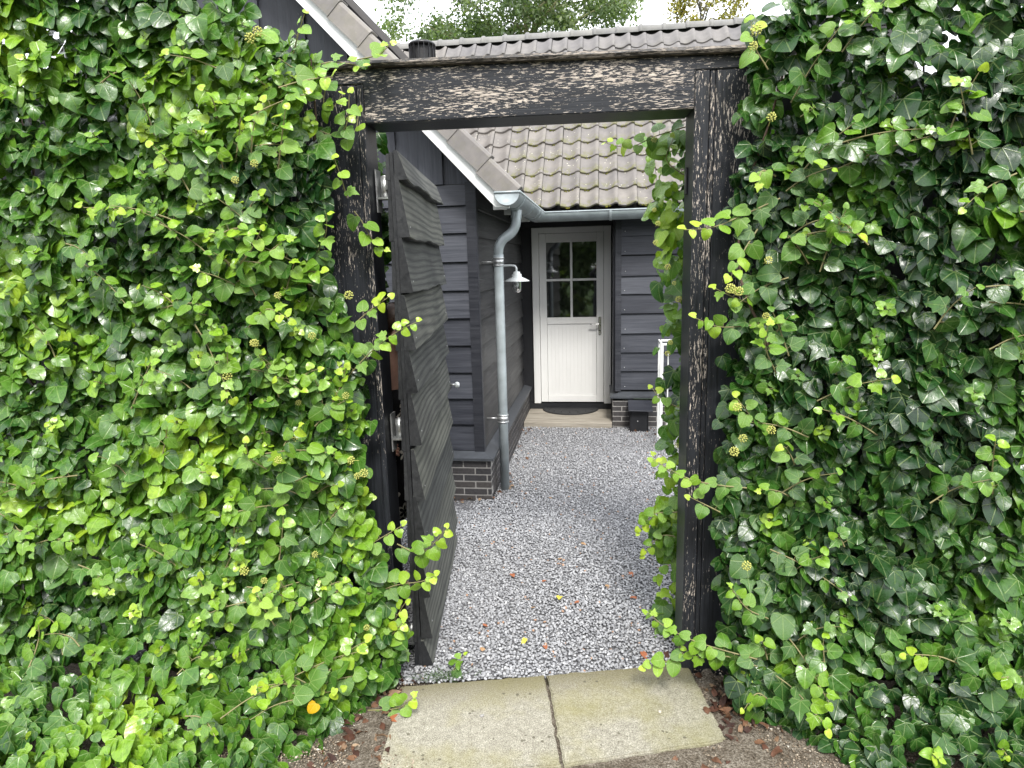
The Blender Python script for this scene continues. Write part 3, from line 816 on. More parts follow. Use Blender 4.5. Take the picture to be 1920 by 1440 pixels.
# ------------------------------------------------------------------ gutter and downpipe
def gutter(name, path, r, inner, parent):
    """half round trough; path centre line at lip height; inner: bool lip bead on both sides"""
    vs, fs = [], []; n = 14
    P_ = [Vector(p) for p in path]
    for i, p in enumerate(P_):
        if i == 0: t = P_[1] - P_[0]
        elif i == len(P_) - 1: t = P_[-1] - P_[-2]
        else: t = (P_[i] - P_[i - 1]).normalized() + (P_[i + 1] - P_[i]).normalized()
        t.normalize(); w = Vector((t.y, -t.x, 0)); sc = 1.0
        if 0 < i < len(P_) - 1:
            sc = 1 / max(.3, t.dot((P_[i + 1] - P_[i]).normalized()))
        ring = [(math.cos(math.pi * k / n), -math.sin(math.pi * k / n)) for k in range(n + 1)]
        for c, s_ in ring: vs.append(p + w * (c * r * sc) + Vector((0, 0, s_ * r)))
    m = n + 1
    for i in range(len(P_) - 1):
        fs += [(i * m + k, i * m + k + 1, (i + 1) * m + k + 1, (i + 1) * m + k) for k in range(n)]
    fs.append(tuple(range(m)))
    o = link(name, mesh(name, vs, fs, True), 'zinc', parent)
    so = o.modifiers.new('wall', 'SOLIDIFY'); so.thickness = .003
    return o
gr = .093; gz = 2.386
gp = [(-.662, 4.76, gz), (-.662, 6.975, gz), (3.5, 6.975, gz)]
gut = gutter('gutter', gp, gr, True, house)
lip = [(-.662 + gr, 4.757, gz), (-.662 + gr, 6.975 - gr, gz), (3.5, 6.975 - gr, gz)]
tube('lip_bead', lip, .009, 'zinc', gut, 8)
tube('end_bead', [(-.662 - gr, 4.757, gz), (-.662 + gr, 4.757, gz)], .008, 'zinc', gut, 8)
for yy in (5.05, 5.75, 6.3, 6.55):
    pts = [(-.662 + (gr + .003) * math.cos(a), yy, gz - (gr + .003) * math.sin(a)) for a in np.linspace(0, math.pi, 14)]
    tube('seam', pts, .0045, 'zinc', gut, 6)
for xx in (.10, .66, 1.4, 2.2):
    pts = [(xx, 6.975 - (gr + .004) * math.cos(a), gz - (gr + .004) * math.sin(a)) for a in np.linspace(0, math.pi * .8, 12)]
    vs = [];
    for p_ in pts: vs += [(p_[0] - .012, p_[1], p_[2]), (p_[0] + .012, p_[1], p_[2])]
    b_ = link('bracket', mesh('br', vs, [(2 * i, 2 * i + 1, 2 * i + 3, 2 * i + 2) for i in range(len(pts) - 1)]), 'zinc', gut)
    so = b_.modifiers.new('w', 'SOLIDIFY'); so.thickness = .004
pr_ = .0385
path = smooth_pts([(-.662, 5.26, 2.335), (-.662, 5.26, 2.25), (-.668, 5.256, 2.185), (-.70, 5.245, 2.125), (-.765, 5.222, 2.075), (-.797, 5.212, 2.02), (-.806, 5.21, 1.955), (-.806, 5.21, 1.86)], 26)
dp = tube('downpipe', path + [Vector((-.806, 5.21, 1.0)), Vector((-.806, 5.21, -.02))], pr_, 'zinc', house, 18)
tube('socket', [(-.662, 5.27, 2.30), (-.662, 5.27, 2.225)], pr_ + .004, 'zinc', dp, 18)
tube('socket', [(-.806, 5.21, 1.955), (-.806, 5.21, 1.90)], pr_ + .003, 'zinc', dp, 18)
for z in (1.90, .62):
    for dz in (-.028, .028):
        pts = [(-.806 + (pr_ + .002) * math.cos(a), 5.21 + (pr_ + .002) * math.sin(a), z + dz) for a in np.linspace(0, 2 * math.pi, 17)]
        tube('clamp_ring', pts, .007, 'galv', dp, 6)
    link('clamp', lathe_me([(pr_ + .001, z - .018), (pr_ + .004, z - .018), (pr_ + .004, z + .018), (pr_ + .001, z + .018)], 18), 'galv', dp, Matrix.Translation((-.806, 5.21, 0)))
    tube('wall_pin', [(-.95, 5.21, z), (-.845, 5.21, z)], .006, 'galv', dp, 8)

# ================================================================== THINGS AT THE HOUSE
# wall lamp
lamp = empty('wall_lamp', 'white enamel barn lamp with clear glass on the side wall by the downpipe', 'lamp')
lxx, lyy = -.752, 5.90
link('wall_plate', lathe_me([(0, .02), (.035, .018), (.042, 0)], 20), 'enamel', lamp, Matrix.Translation((-.925, lyy, 1.862)) @ Matrix.Rotation(math.pi / 2, 4, 'Y'))
tube('arm', smooth_pts([(-.92, lyy, 1.862), (-.84, lyy, 1.864), (lxx - .03, lyy, 1.862), (lxx - .004, lyy, 1.845), (lxx, lyy, 1.80)], 20), .010, 'enamel', lamp)
sh = link('lamp_shade', lathe_me([(.012, 1.812), (.03, 1.808), (.034, 1.79), (.045, 1.786), (.046, 1.762), (.06, 1.755), (.115, 1.727), (.118, 1.722), (.113, 1.722), (.06, 1.748), (.03, 1.752)], 32), 'enamel', lamp, Matrix.Translation((lxx, lyy, 0)))
link('glass_jar', lathe_me([(.044, 1.75), (.044, 1.655), (.038, 1.635), (.02, 1.622), (0, 1.62)], 24), 'glassbulb', lamp, Matrix.Translation((lxx, lyy, 0)))
link('bulb', lathe_me([(.012, 1.745), (.014, 1.72), (.026, 1.70), (.024, 1.675), (0, 1.662)], 16), 'enamel', lamp, Matrix.Translation((lxx, lyy, 0)))
# door mat (half round)
vs, fs = [], []; n = 28
prof = [(1.0, .085), (1.0, .095), (.97, .101), (.93, .101)]
for rr, z in prof:
    for k in range(n + 1):
        a = math.pi + math.pi * k / n; vs.append((-.372 + .345 * rr * math.cos(a), 7.896 + .34 * rr * math.sin(a), z))
m = n + 1
for i in range(3): fs += [(i * m + k, i * m + k + 1, (i + 1) * m + k + 1, (i + 1) * m + k) for k in range(n)]
fs.append(tuple(3 * m + k for k in range(m)))
mat_o = link('door_mat', mesh('mat', vs, fs), 'rubber'); tag(mat_o, 'black half-round rubber mat on the wooden step before the white door', 'door mat')
for k in range(9):
    a = math.pi + math.pi * (k + .5) / 9
    link('stud', mat_copy(lathe_me([(0, .012), (.009, .008), (.011, 0)], 8), 'rubber'), None, mat_o, Matrix.Translation((-.372 + .29 * math.cos(a), 7.896 + .265 * math.sin(a), .1005)))
# black box against the rear plinth
bxo = empty('storage_box', 'small black wooden box with sloping lid against the rear brick plinth', 'box', loc=(0, 0, 0))
box('front', (.33, 7.062, -.01), (.505, 7.08, .262), 'deepblack', bxo, .003)
box('side', (.318, 7.06, -.012), (.3295, 7.205, .275), 'deepblack', bxo, .003)
box('side', (.5055, 7.06, -.012), (.517, 7.205, .275), 'deepblack', bxo, .003)
link('lid', mat_copy(box_me(.262, .215, .014, .003), 'clad'), None, bxo, Matrix.Translation((.296, 7.0, .262)) @ Matrix.Rotation(R(21), 4, 'X') @ Matrix.Rotation(R(1.5), 4, 'Y'))
link('knob', mat_copy(lathe_me([(0, .008), (.006, .006), (.007, 0)], 10), 'galv'), None, bxo, Matrix.Translation((.40, 7.0615, .14)) @ Matrix.Rotation(math.pi / 2, 4, 'X'))
# white metal frame
wf = empty('metal_stand', 'white metal stand of thin square bars in front of the rear wall, half behind ivy', 'stand')
sx0, sx1, sy0, sy1, sh_ = .60, 1.0, 6.55, 6.86, 1.065
for xx, w in ((sx0, .032), (sx1, .03)):
    for yy in (sy0, sy1): beam('leg', (xx, yy, -.01), (xx, yy, sh_), w if yy == sy0 else .02, w if yy == sy0 else .02, 'white', wf, (1, 0, 0), .003)
for z in (.0, sh_ - .012):
    for yy in (sy0, sy1): beam('rail', (sx0 + .017, yy, z), (sx1 - .016, yy, z), .022, .022, 'white', wf, bevel=.003)
    for xx in (sx0, sx1): beam('rail', (xx, sy0 + .017, z), (xx, sy1 - .011, z), .02, .02, 'white', wf, bevel=.003)
beam('bar', (sx0 + .075, sy0 + .12, 0), (sx0 + .075, sy0 + .12, sh_ - .05), .012, .012, 'white', wf, (1, 0, 0))

# ================================================================== GATE FRAME
gate = empty('gateway', 'tall black timber gateway with flaking paint on posts and lintel', 'gateway')
GM = Matrix.Translation((-.985, 2.75, 0)) @ Matrix.Rotation(R(2.9), 4, 'Z')
def gbox(name, lo, hi, mat, up=False, bevel=.004, par=gate):
    """box in gateway coordinates; up=True runs the grain upright"""
    lo, hi = Vector(lo), Vector(hi); d = hi - lo
    if up: # local x -> world z
        me = box_me(d.z, d.y, d.x, bevel)
        mw = GM @ Matrix(((0, 0, -1, hi.x), (0, 1, 0, lo.y), (1, 0, 0, lo.z), (0, 0, 0, 1)))
    else:
        me = box_me(d.x, d.y, d.z, bevel); mw = GM @ Matrix.Translation(lo)
    o = link(name, mat_copy(me, mat), None, par, mw)
    return o
def sub(o, p): o.parent = p; o.matrix_basis = p.matrix_basis.inverted() @ o.matrix_basis; return o
lp = gbox('post', (-.33, .005, -.05), (-.0135, .20, 2.63), 'peel_post', True)
sub(gbox('post_trim', (-.0115, 0, -.05), (.015, .165, 2.629), 'peel_trim', True, .003), lp)
sub(gbox('stop', (-.0117, .1655, -.05), (-.001, .2, 2.47), 'deepblack', True), lp)
rp = gbox('post', (1.439, .006, -.05), (1.66, .20, 2.62), 'peel_post', True)
sub(gbox('post_trim', (1.358, 0, -.05), (1.415, .2, 2.619), 'peel_trim', True, .004), rp)
sub(gbox('post_batten', (1.4175, .008, -.05), (1.4365, .2, 2.618), 'peel_trim', True, .002), rp)
sub(gbox('strike_plate', (1.349, .12, 2.16), (1.3575, .155, 2.27), 'blackmetal', True, .002), rp)
gbox('lintel', (.016, .004, 2.478), (1.357, .20, 2.6305), 'peel_beam', False, .006)
# upper course of the lintel runs over the posts: same timber, so one piece with the notch above
prof = [(-.36, 2.6320), (.0155, 2.6320), (1.3575, 2.6215), (1.70, 2.6215), (1.70, 2.692), (-.36, 2.697)]
me = fixn(mesh('lt', [(x, .003, z) for x, z in prof] + [(x, .2, z) for x, z in prof], [tuple(range(6)), tuple(range(11, 5, -1))] + [(i, i + 6, (i + 1) % 6 + 6, (i + 1) % 6) for i in range(6)]))
bpy.data.objects.remove([o for o in gate.children if o.name.startswith('lintel')][0])
prof = [(-.36, 2.632), (.0165, 2.632), (.0165, 2.478), (1.3565, 2.479), (1.3565, 2.6215), (1.70, 2.6215), (1.70, 2.673), (-.36, 2.695)]
nn = len(prof)
bm = bmesh.new(); fv = [bm.verts.new((x, .003, z)) for x, z in prof]; bv = [bm.verts.new((x, .2, z)) for x, z in prof]
bm.faces.new(fv); bm.faces.new(bv[::-1])
for i in range(nn): bm.faces.new((fv[i], bv[i], bv[(i + 1) % nn], fv[(i + 1) % nn]))
bmesh.ops.recalc_face_normals(bm, faces=bm.faces[:]); bmesh.ops.bevel(bm, geom=bm.edges[:], offset=.004, segments=2, affect='EDGES')
me = bpy.data.meshes.new('lintel'); bm.to_mesh(me); bm.free()
link('lintel', me, 'peel_beam', gate, GM)
# cap board with a wavy weathered edge
vs, fs = [], []; n = 60
for i in range(n + 1):
    x = -.4 + 2.15 * i / n; w = .003 * math.sin(i * .7) + random.uniform(-.0015, .0015)
    zt = 2.695 - .024 * i / n
    for y, z in ((.03, 0), (-.022 + w, .001), (-.030 + w, .012), (-.024 + w, .024 + w * .5), (.01, .030 + w * .5), (.215, .026), (.215, 0)): vs.append((x, y, zt + z))
for i in range(n):
    for k in range(7): fs.append((i * 7 + k, i * 7 + (k + 1) % 7, (i + 1) * 7 + (k + 1) % 7, (i + 1) * 7 + k))
fs += [tuple(range(7)), tuple(range(n * 7, n * 7 + 7))]
link('cap_board', fixn(mesh('cap', vs, fs)), 'cap', gate, GM)

# ================================================================== GATE LEAF
leaf = empty('gate_leaf', 'open gate leaf clad in weathered dark overlapping boards, hinged on the left post', 'gate')
LO = Vector((-.80, 2.736, 0)); LD = Vector((-.186, 1.409, 0)); LL = LD.length; LD.normalize()
LN = Vector((0, 0, 1)).cross(-LD)          # outward, to the right
def lpnt(s, out, z): return LO + LD * s + LN * out + Vector((0, 0, z))
ZG = [2.362, 2.256, 2.006, 1.771, 1.540, 1.322, 1.084, .851, .612, .375, .14, .022]
for bb, tt in zip(ZG[1:], ZG[:-1]):
    dl = random.uniform(-.012, .012)
    o = lpnt(LL + dl, -.05 + random.uniform(-.003, .003), bb)
    sl_ = Matrix.Rotation(random.uniform(-.012, .012), 4, 'Y')
    kk = ('gclap', round(tt - bb, 3), dl)
    # slightly waney lower edge
    L_ = LL + dl; nn = 14; vs, fs = [], []
    ph_, am = random.uniform(0, 6), random.uniform(.001, .006)
    for i in range(nn + 1):
        x = L_ * i / nn; wv = am * math.sin(i * .8 + ph_) + am * .6 * math.sin(i * 1.9)
        h = tt - bb + .012
        for y, z in ((0, wv), (.048, wv), (.053, .005 + wv), (.014, h), (0, h)): vs.append((x, y, z))
    for i in range(nn):
        for k in range(5): fs.append((i * 5 + k, i * 5 + (k + 1) % 5, (i + 1) * 5 + (k + 1) % 5, (i + 1) * 5 + k))
    fs += [tuple(range(5)), tuple(range(nn * 5, nn * 5 + 5))]
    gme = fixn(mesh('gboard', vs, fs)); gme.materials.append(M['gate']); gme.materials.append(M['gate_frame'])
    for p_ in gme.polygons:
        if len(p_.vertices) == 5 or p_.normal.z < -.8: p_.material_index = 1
    gb = link('gate_board', gme, None, leaf, frame_mat(o, -LD) @ sl_)
    if tt - bb > .15:
        for xn in (.05, L_ - .07):
            link('nail_head', mat_copy(lathe_me([(0, .003), (.004, .002), (.005, 0)], 8), 'galv'), None, gb, Matrix.Translation((xn, .044, .05)) @ Matrix.Rotation(-math.pi / 2, 4, 'X'))
    o = lpnt(0, -.0675, bb - .01)
    link('back_board', mat_copy(clap_me(LL, tt - bb, .02), 'gate_frame'), None, leaf, frame_mat(o, LD))
for s in (0, LL - .06): 
    o = lpnt(s - (.004 if s == 0 else 0), -.067, .0)
    link('stile', mat_copy(box_me(.06, .016, 2.352 if s else 2.345, .002), 'gate_frame'), None, leaf, frame_mat(o, LD) @ Matrix.Translation((0, -.016, .012)))
for z in (.16, 1.14, 2.2):
    o = lpnt(.062, -.067, z); link('rail', mat_copy(box_me(LL - .125, .016, .09, .002), 'gate_frame'), None, leaf, frame_mat(o, LD) @ Matrix.Translation((0, -.016, 0)))
for z in (2.236, 1.15, .10):
    hx, hy = -.935, 2.862
    hg = tube('hinge', [(hx, hy, z - .045), (hx, hy, z + .042)], .0185, 'galv', leaf, 16)
    tube('pin', [(hx, hy, z + .04), (hx, hy, z + .047)], .011, 'galv', hg, 12)
    box('post_plate', (-.968, hy - .03, z - .11), (-.962, hy + .03, z + .07), 'galv', hg)
    box('shelf', (-.966, hy - .03, z - .055), (-.905, hy + .03, z - .047), 'galv', hg)
    beam('strap', (hx + .01, hy - .02, z + .01), (-.886, 2.83, z + .01), .05, .006, 'galv', hg, (0, 1, 0))
    beam('strap', (-.8885, 2.81, z + .01), (-.9035, 2.93, z + .01), .006, .06, 'blackmetal', hg)
kp = lpnt(LL - .04, .002, 1.114)
kb = tube('knob_stem', [kp, kp + LN * .035], .008, 'galv', leaf)
link('knob', lathe_me([(0, .03), (.014, .028), (.02, .016), (.018, .004), (.008, 0)], 16), 'enamel', kb, frame_mat(kp + LN * .03, LD) @ Matrix.Rotation(R(90), 4, 'X'))

# ================================================================== FENCES UNDER THE IVY
def fence(name, x0, x1, y, label):
    f = empty(name, label, 'fence')
    x = x0
    while x < x1:
        w = .145
        mw = Matrix(((0, 0, -1, x + w), (0, 1, 0, y), (1, 0, 0, -.05), (0, 0, 0, 1)))
        link('board', mat_copy(box_me(2.62, .024, w - .004, .002), 'trim'), None, f, mw); x += w
    for z in (.4, 2.2): box('rail', (x0, y + .025, z), (x1, y + .07, z + .09), 'trim', f)
    return f
fence('fence', -3.6, -1.33, 2.78, 'black boarded fence behind the left ivy')
fence('fence', .70, 2.9, 2.90, 'black boarded fence behind the right ivy')

# ================================================================== IVY
def leaf_template(kind, fold=.16, droop=.22, wave=.02, cup=.25, skew=0.0):
    if kind == 0: out = [(0, .02), (.2, -.10), (.41, -.03), (.5, .17), (.48, .38), (.41, .60), (.27, .82), (.1, .955), (0, 1.0)]
    elif kind == 1: out = [(0, .03), (.18, -.12), (.38, -.1), (.56, .1), (.42, .26), (.5, .48), (.24, .6), (.13, .85), (0, 1.06)]
    else: out = [(0, .02), (.25, -.08), (.5, .0), (.58, .2), (.53, .42), (.42, .60), (.27, .80), (.1, .92), (0, .96)]
    vs, uv, fs = [], [], []
    n = len(out)
    for x, y in out: # midrib
        my = min(1.0, max(.0, y)); vs.append((0, my, 0)); 
    for sgn in (1, -1):
        for i, (x, y) in enumerate(out):
            wob = wave * math.sin(7 * y + 2 * sgn) + skew * sgn * x
            vs.append((sgn * x, y, 0 if x == 0 else fold * x + wob))
    vs = [(x, y, z - droop * max(0, y - .15) ** 2 * 1.0 - cup * x * x) for x, y, z in vs]
    for sgn, off in ((1, n), (-1, 2 * n)):
        for i in range(n - 1):
            a, b, c, d = i, off + i, off + i + 1, i + 1
            tris = [(a, b, c), (a, c, d)]
            for t in tris:
                pa = [vs[k] for k in t]
                ar = (Vector(pa[1]) - Vector(pa[0])).cross(Vector(pa[2]) - Vector(pa[0]))
                if ar.length < 1e-6: continue
                fs.append(t if ar.z > 0 else t[::-1])
    uv = [(x + .5, y) for x, y, z in vs]
    return np.array(vs), np.array(fs), np.array(uv)
LT = [leaf_template(0), leaf_template(1), leaf_template(2), leaf_template(0, .34, .5, .05, .1, .1), leaf_template(1, -.05, -.15, .06, .5, -.12), leaf_template(2, .08, .75, .07, .6, .15), leaf_template(0, -.12, .1, .03, .1, .2)]
NK = len(LT)
def orient(nrm, tip):
    nrm = nrm / np.linalg.norm(nrm, axis=1)[:, None]
    y = tip - (tip * nrm).sum(1)[:, None] * nrm; y /= np.linalg.norm(y, axis=1)[:, None] + 1e-9
    x = np.cross(y, nrm)
    return np.stack([x, y, nrm], -1)
_lm = {}
def leaf_single(kind, tone):
    q = 1.0 if tone > .99 else min(.95, round(tone * 12) / 12)
    if (kind, q) not in _lm:
        v, f, uv = LT[kind]
        me = big_mesh('leaf', v, f, np.eye(3)[None], np.zeros((1, 3)), np.array([q]), uv); me.materials.append(M['ivy']); _lm[(kind, q)] = me
    return _lm[(kind, q)]
class Ivy:
    def __init__(s): s.P, s.R, s.S, s.T, s.K, s.W, s.st, s.wd = [], [], [], [], [], [], [], []
    def add(s, pos, rot, size, tone, kind, wt):
        s.P.append(pos); s.R.append(rot); s.S.append(size); s.T.append(tone); s.K.append(kind); s.W.append(wt)
    def shoot(s, pts, size=.052, young=.9, old=.55, out=(0, -1, 0), step=.036, wt=3.0, rad=.0028):
        C = smooth_pts(pts, 30); s.st.append((C, [rad * (1.15 - .65 * i / 30) for i in range(31)]))
        seg = [(C[i + 1] - C[i]).length for i in range(30)]; tot = sum(seg); d = step * .6; side = 1; out = Vector(out)
        n = max(3, int(tot / step))
        for k in range(n + 1):
            t = ((k + .3) / (n + .3)) ** .72; dd = min(t, 1) * tot; i = 0; acc = 0
            while i < 29 and acc + seg[i] < dd: acc += seg[i]; i += 1
            p = C[i].lerp(C[i + 1], min(1, (dd - acc) / max(seg[i], 1e-6))); tan = (C[i + 1] - C[i]).normalized()
            sv = tan.cross(out).normalized() * side; side = -side
            f = (k / n)
            sz = size * (1.12 - .62 * f ** 1.5) * random.uniform(.85, 1.15)
            tip = (sv * .8 + Vector((0, 0, -.65)) + tan * .35 + Vector([random.gauss(0, .25) for _ in range(3)])).normalized()
            if k == n: tip = (tan + Vector((0, 0, .1))).normalized()
            nr = (out * .85 + Vector((0, 0, .55)) + Vector([random.gauss(0, .3) for _ in range(3)])).normalized()
            base = p + sv * sz * .22 + out * .006 + Vector((0, 0, .1)) * sz
            if sz > .03: s.st.append(([p, base], [.0012, .001]))
            tone = old + (young - old) * f ** .8 + random.gauss(0, .05)
            rot = orient(np.array([nr[:]]), np.array([tip[:]]))[0]
            s.add(np.array(base[:]), rot, sz, min(.9, max(.1, tone)), random.choice((0, 0, 2, 1, 3, 5, 6)), wt * sz * 20)
    def rosette(s, p, ax, size, tone):
        ax = Vector(ax).normalized(); a0 = random.uniform(0, 6)
        e1 = ax.orthogonal().normalized(); e2 = ax.cross(e1)
        n = random.randint(5, 7)
        s.st.append(([Vector(p) - ax * .06, Vector(p)], [.003, .002]))
        for k in range(n):
            a = a0 + k * 2.4; f = k / n
            d = e1 * math.cos(a) + e2 * math.sin(a)
            tip = d * (1 - f * .5) + ax * (.1 + .9 * f) + Vector((0, 0, -.3))
            nr = ax * (1 - .35 * f) + d * (-.3 * f) + Vector((0, 0, .25)) + Vector([random.gauss(0, .2) for _ in range(3)])
            sz = size * (1.05 - .65 * f)
            rot = orient(np.array([nr[:]]), np.array([tip[:]]))[0]
            s.add(np.array((Vector(p) - ax * .03 * (1 - f) + d * .008)[:]), rot, sz, min(.9, tone - .22 * (1 - f) + random.gauss(0, .03)), random.choice((0, 1, 2, 3, 6)), 2.0)
    def build(s, name, label, vis, nmax=300):
        root = empty(name, label, 'ivy')
        P_ = np.array(s.P); R_ = np.array(s.R); S_ = np.array(s.S); T_ = np.array(s.T); K_ = np.array(s.K); W_ = np.array(s.W)
        score = W_ * np.array([vis(p) for p in P_])
        idx = np.argsort(-score)[:nmax]; single = np.zeros(len(P_), bool); single[idx] = True; single &= score > 0
        for i in np.nonzero(single)[0]:
            mw = Matrix(((*(R_[i][0] * S_[i]), P_[i][0]), (*(R_[i][1] * S_[i]), P_[i][1]), (*(R_[i][2] * S_[i]), P_[i][2]), (0, 0, 0, 1)))
            link('leaf', leaf_single(int(K_[i]), float(T_[i])), None, root, mw)
        for k in range(NK):
            m_ = (~single) & (K_ == k)
            if not m_.any(): continue
            v, f, uv = LT[k]
            me = big_mesh('foliage', v, f, R_[m_] * S_[m_][:, None, None], P_[m_], T_[m_], uv)
            tag(link('foliage', me, 'ivy', root), kind='stuff')
        def tubes(lst, mat, nm):
            vs, fs = [], []
            for pts, rad in lst:
                me = tube_me(pts, list(rad), 5, False); o = len(vs)
                vs += [v.co.copy() for v in me.vertices]; fs += [tuple(i + o for i in p.vertices) for p in me.polygons]; bpy.data.meshes.remove(me)
            if vs: tag(link(nm, mesh(nm, vs, fs, True), mat, root), kind='stuff')
        tubes(s.st, 'ivystem', 'shoots'); tubes(s.wd, 'ivywood', 'stems')
        return root
def fbm(lumps, x, z):
    d = 0
    for lx, lz, r, a in lumps: d = d + a * np.exp(-((x - lx) ** 2 + (z - lz) ** 2) / (r * r))
    return d
def hedge(iv_, x0, x1, z0, z1, n, bound, top, front, back, mean, out=(0, -1, 0), size=(.040, .088), lay=.065, lumps_n=90, spread=.16, kindp=(.28, .07, .17, .17, .05, .13, .13)):
    lumps = [(random.uniform(x0, x1), random.uniform(z0, z1), random.uniform(.07, .2), random.uniform(-1, 1) * .095) for _ in range(lumps_n)]
    tl = [(random.uniform(x0, x1), random.uniform(z0, z1), random.uniform(.08, .22), random.uniform(-1, 1) * .27) for _ in range(lumps_n)]
    x = rng.uniform(x0, x1, n); z = rng.uniform(z0, z1, n)
    ok = bound(x, z) & (z < top(x)); x, z = x[ok], z[ok]; n = len(x)
    edge = np.zeros(n)
    y = front(x, z) - fbm(lumps, x, z) + np.abs(rng.normal(0, lay, n))
    y = np.minimum(y, back)
    rim = np.clip((top(x) - z) / .12, 0, 1); y = y + (1 - rim) * .06
    nr = np.tile(np.array(out, float), (n, 1)) + np.array([0, 0, .55]) + rng.normal(0, .42, (n, 3))
    nr[:, 1] = np.where(nr[:, 1] > .1, -nr[:, 1], nr[:, 1])
    tip = np.c_[rng.normal(0, .55, n), rng.normal(-.25, .3, n), -np.ones(n) + rng.normal(0, .3, n)]
    rot = orient(nr, tip)
    sz = rng.uniform(size[0], size[1], n) * rng.uniform(.72, 1.22, n)
    tone = np.clip(mean + fbm(tl, x, z) + rng.normal(0, spread, n) * .7, .04, .86)
    kind = rng.choice(NK, n, p=kindp)
    depth = front(x, z) - y
    for i in range(n): iv_.add(np.array([x[i], y[i], z[i]]), rot[i], sz[i], tone[i], kind[i], max(.01, 1.2 + depth[i] * 8) * sz[i] * 10)
    return lumps
def interp(tab):
    zs, xs = zip(*tab); return lambda z: np.interp(z, zs, xs)

SHOOT_L = [
    [(-1.094, 2.600, 1.407), (-0.950, 2.553, 1.538), (-0.816, 2.507, 1.630), (-0.706, 2.460, 1.680)],
    [(-1.078, 2.600, 1.611), (-0.946, 2.575, 1.712), (-0.843, 2.550, 1.774)],
    [(-1.053, 2.620, 0.418), (-0.909, 2.580, 0.498), (-0.774, 2.540, 0.545), (-0.697, 2.500, 0.598)],
    [(-1.105, 2.600, 0.628), (-0.953, 2.600, 0.720), (-0.862, 2.600, 0.775)],
    [(-0.899, 2.620, 0.677), (-0.796, 2.580, 0.657), (-0.723, 2.540, 0.710), (-0.638, 2.500, 0.812)],
    [(-1.002, 2.400, 0.004), (-0.862, 2.380, 0.040), (-0.779, 2.360, 0.116)],
    [(-1.173, 2.600, 2.641), (-1.068, 2.620, 2.683), (-0.989, 2.640, 2.682), (-0.927, 2.660, 2.667)],
    [(-1.065, 2.620, 2.673), (-1.076, 2.620, 2.591), (-1.087, 2.620, 2.533), (-1.060, 2.620, 2.509), (-1.010, 2.620, 2.562)],
    [(-1.111, 2.620, 2.432), (-1.050, 2.630, 2.410), (-0.999, 2.640, 2.405), (-0.971, 2.650, 2.442), (-0.961, 2.660, 2.500)],
    [(-1.012, 2.600, 2.171), (-1.009, 2.550, 2.237), (-1.011, 2.500, 2.304)],
    [(-1.008, 2.660, 2.121), (-0.983, 2.673, 2.080), (-0.943, 2.687, 1.999), (-0.899, 2.700, 1.958)],
    [(-0.966, 2.700, 2.710), (-0.869, 2.680, 2.718), (-0.811, 2.660, 2.748)],
    [(-1.165, 2.550, 2.704), (-1.125, 2.525, 2.769), (-1.085, 2.500, 2.822)],
    [(-1.209, 2.420, 2.240), (-1.159, 2.380, 2.365), (-1.116, 2.340, 2.455)],
    [(-1.277, 2.360, 2.292), (-1.239, 2.330, 2.396), (-1.184, 2.300, 2.477)],
    [(-1.145, 2.550, 1.942), (-1.071, 2.500, 2.022), (-1.039, 2.450, 2.099)],
    [(-1.058, 2.600, 0.238), (-0.958, 2.575, 0.285), (-0.855, 2.550, 0.435)],
    [(-1.059, 2.580, 0.116), (-0.926, 2.550, 0.276), (-0.857, 2.520, 0.362)],
    [(-1.257, 2.300, 0.166), (-1.154, 2.280, 0.163), (-1.050, 2.260, 0.209)],
    [(-1.326, 2.300, 0.432), (-1.342, 2.260, 0.526), (-1.354, 2.220, 0.641)],
    [(-1.390, 2.400, 1.659), (-1.265, 2.350, 1.745), (-1.147, 2.300, 1.707)],
    [(-1.361, 2.340, 1.908), (-1.273, 2.290, 1.964), (-1.197, 2.240, 2.036)],
    [(-1.105, 2.500, 1.336), (-1.035, 2.460, 1.433), (-0.996, 2.420, 1.505)],
    [(-1.336, 2.360, 1.102), (-1.377, 2.320, 1.159), (-1.368, 2.280, 1.236)],
    [(-1.015, 2.600, 2.415), (-0.976, 2.575, 2.458), (-0.953, 2.550, 2.548)],
]
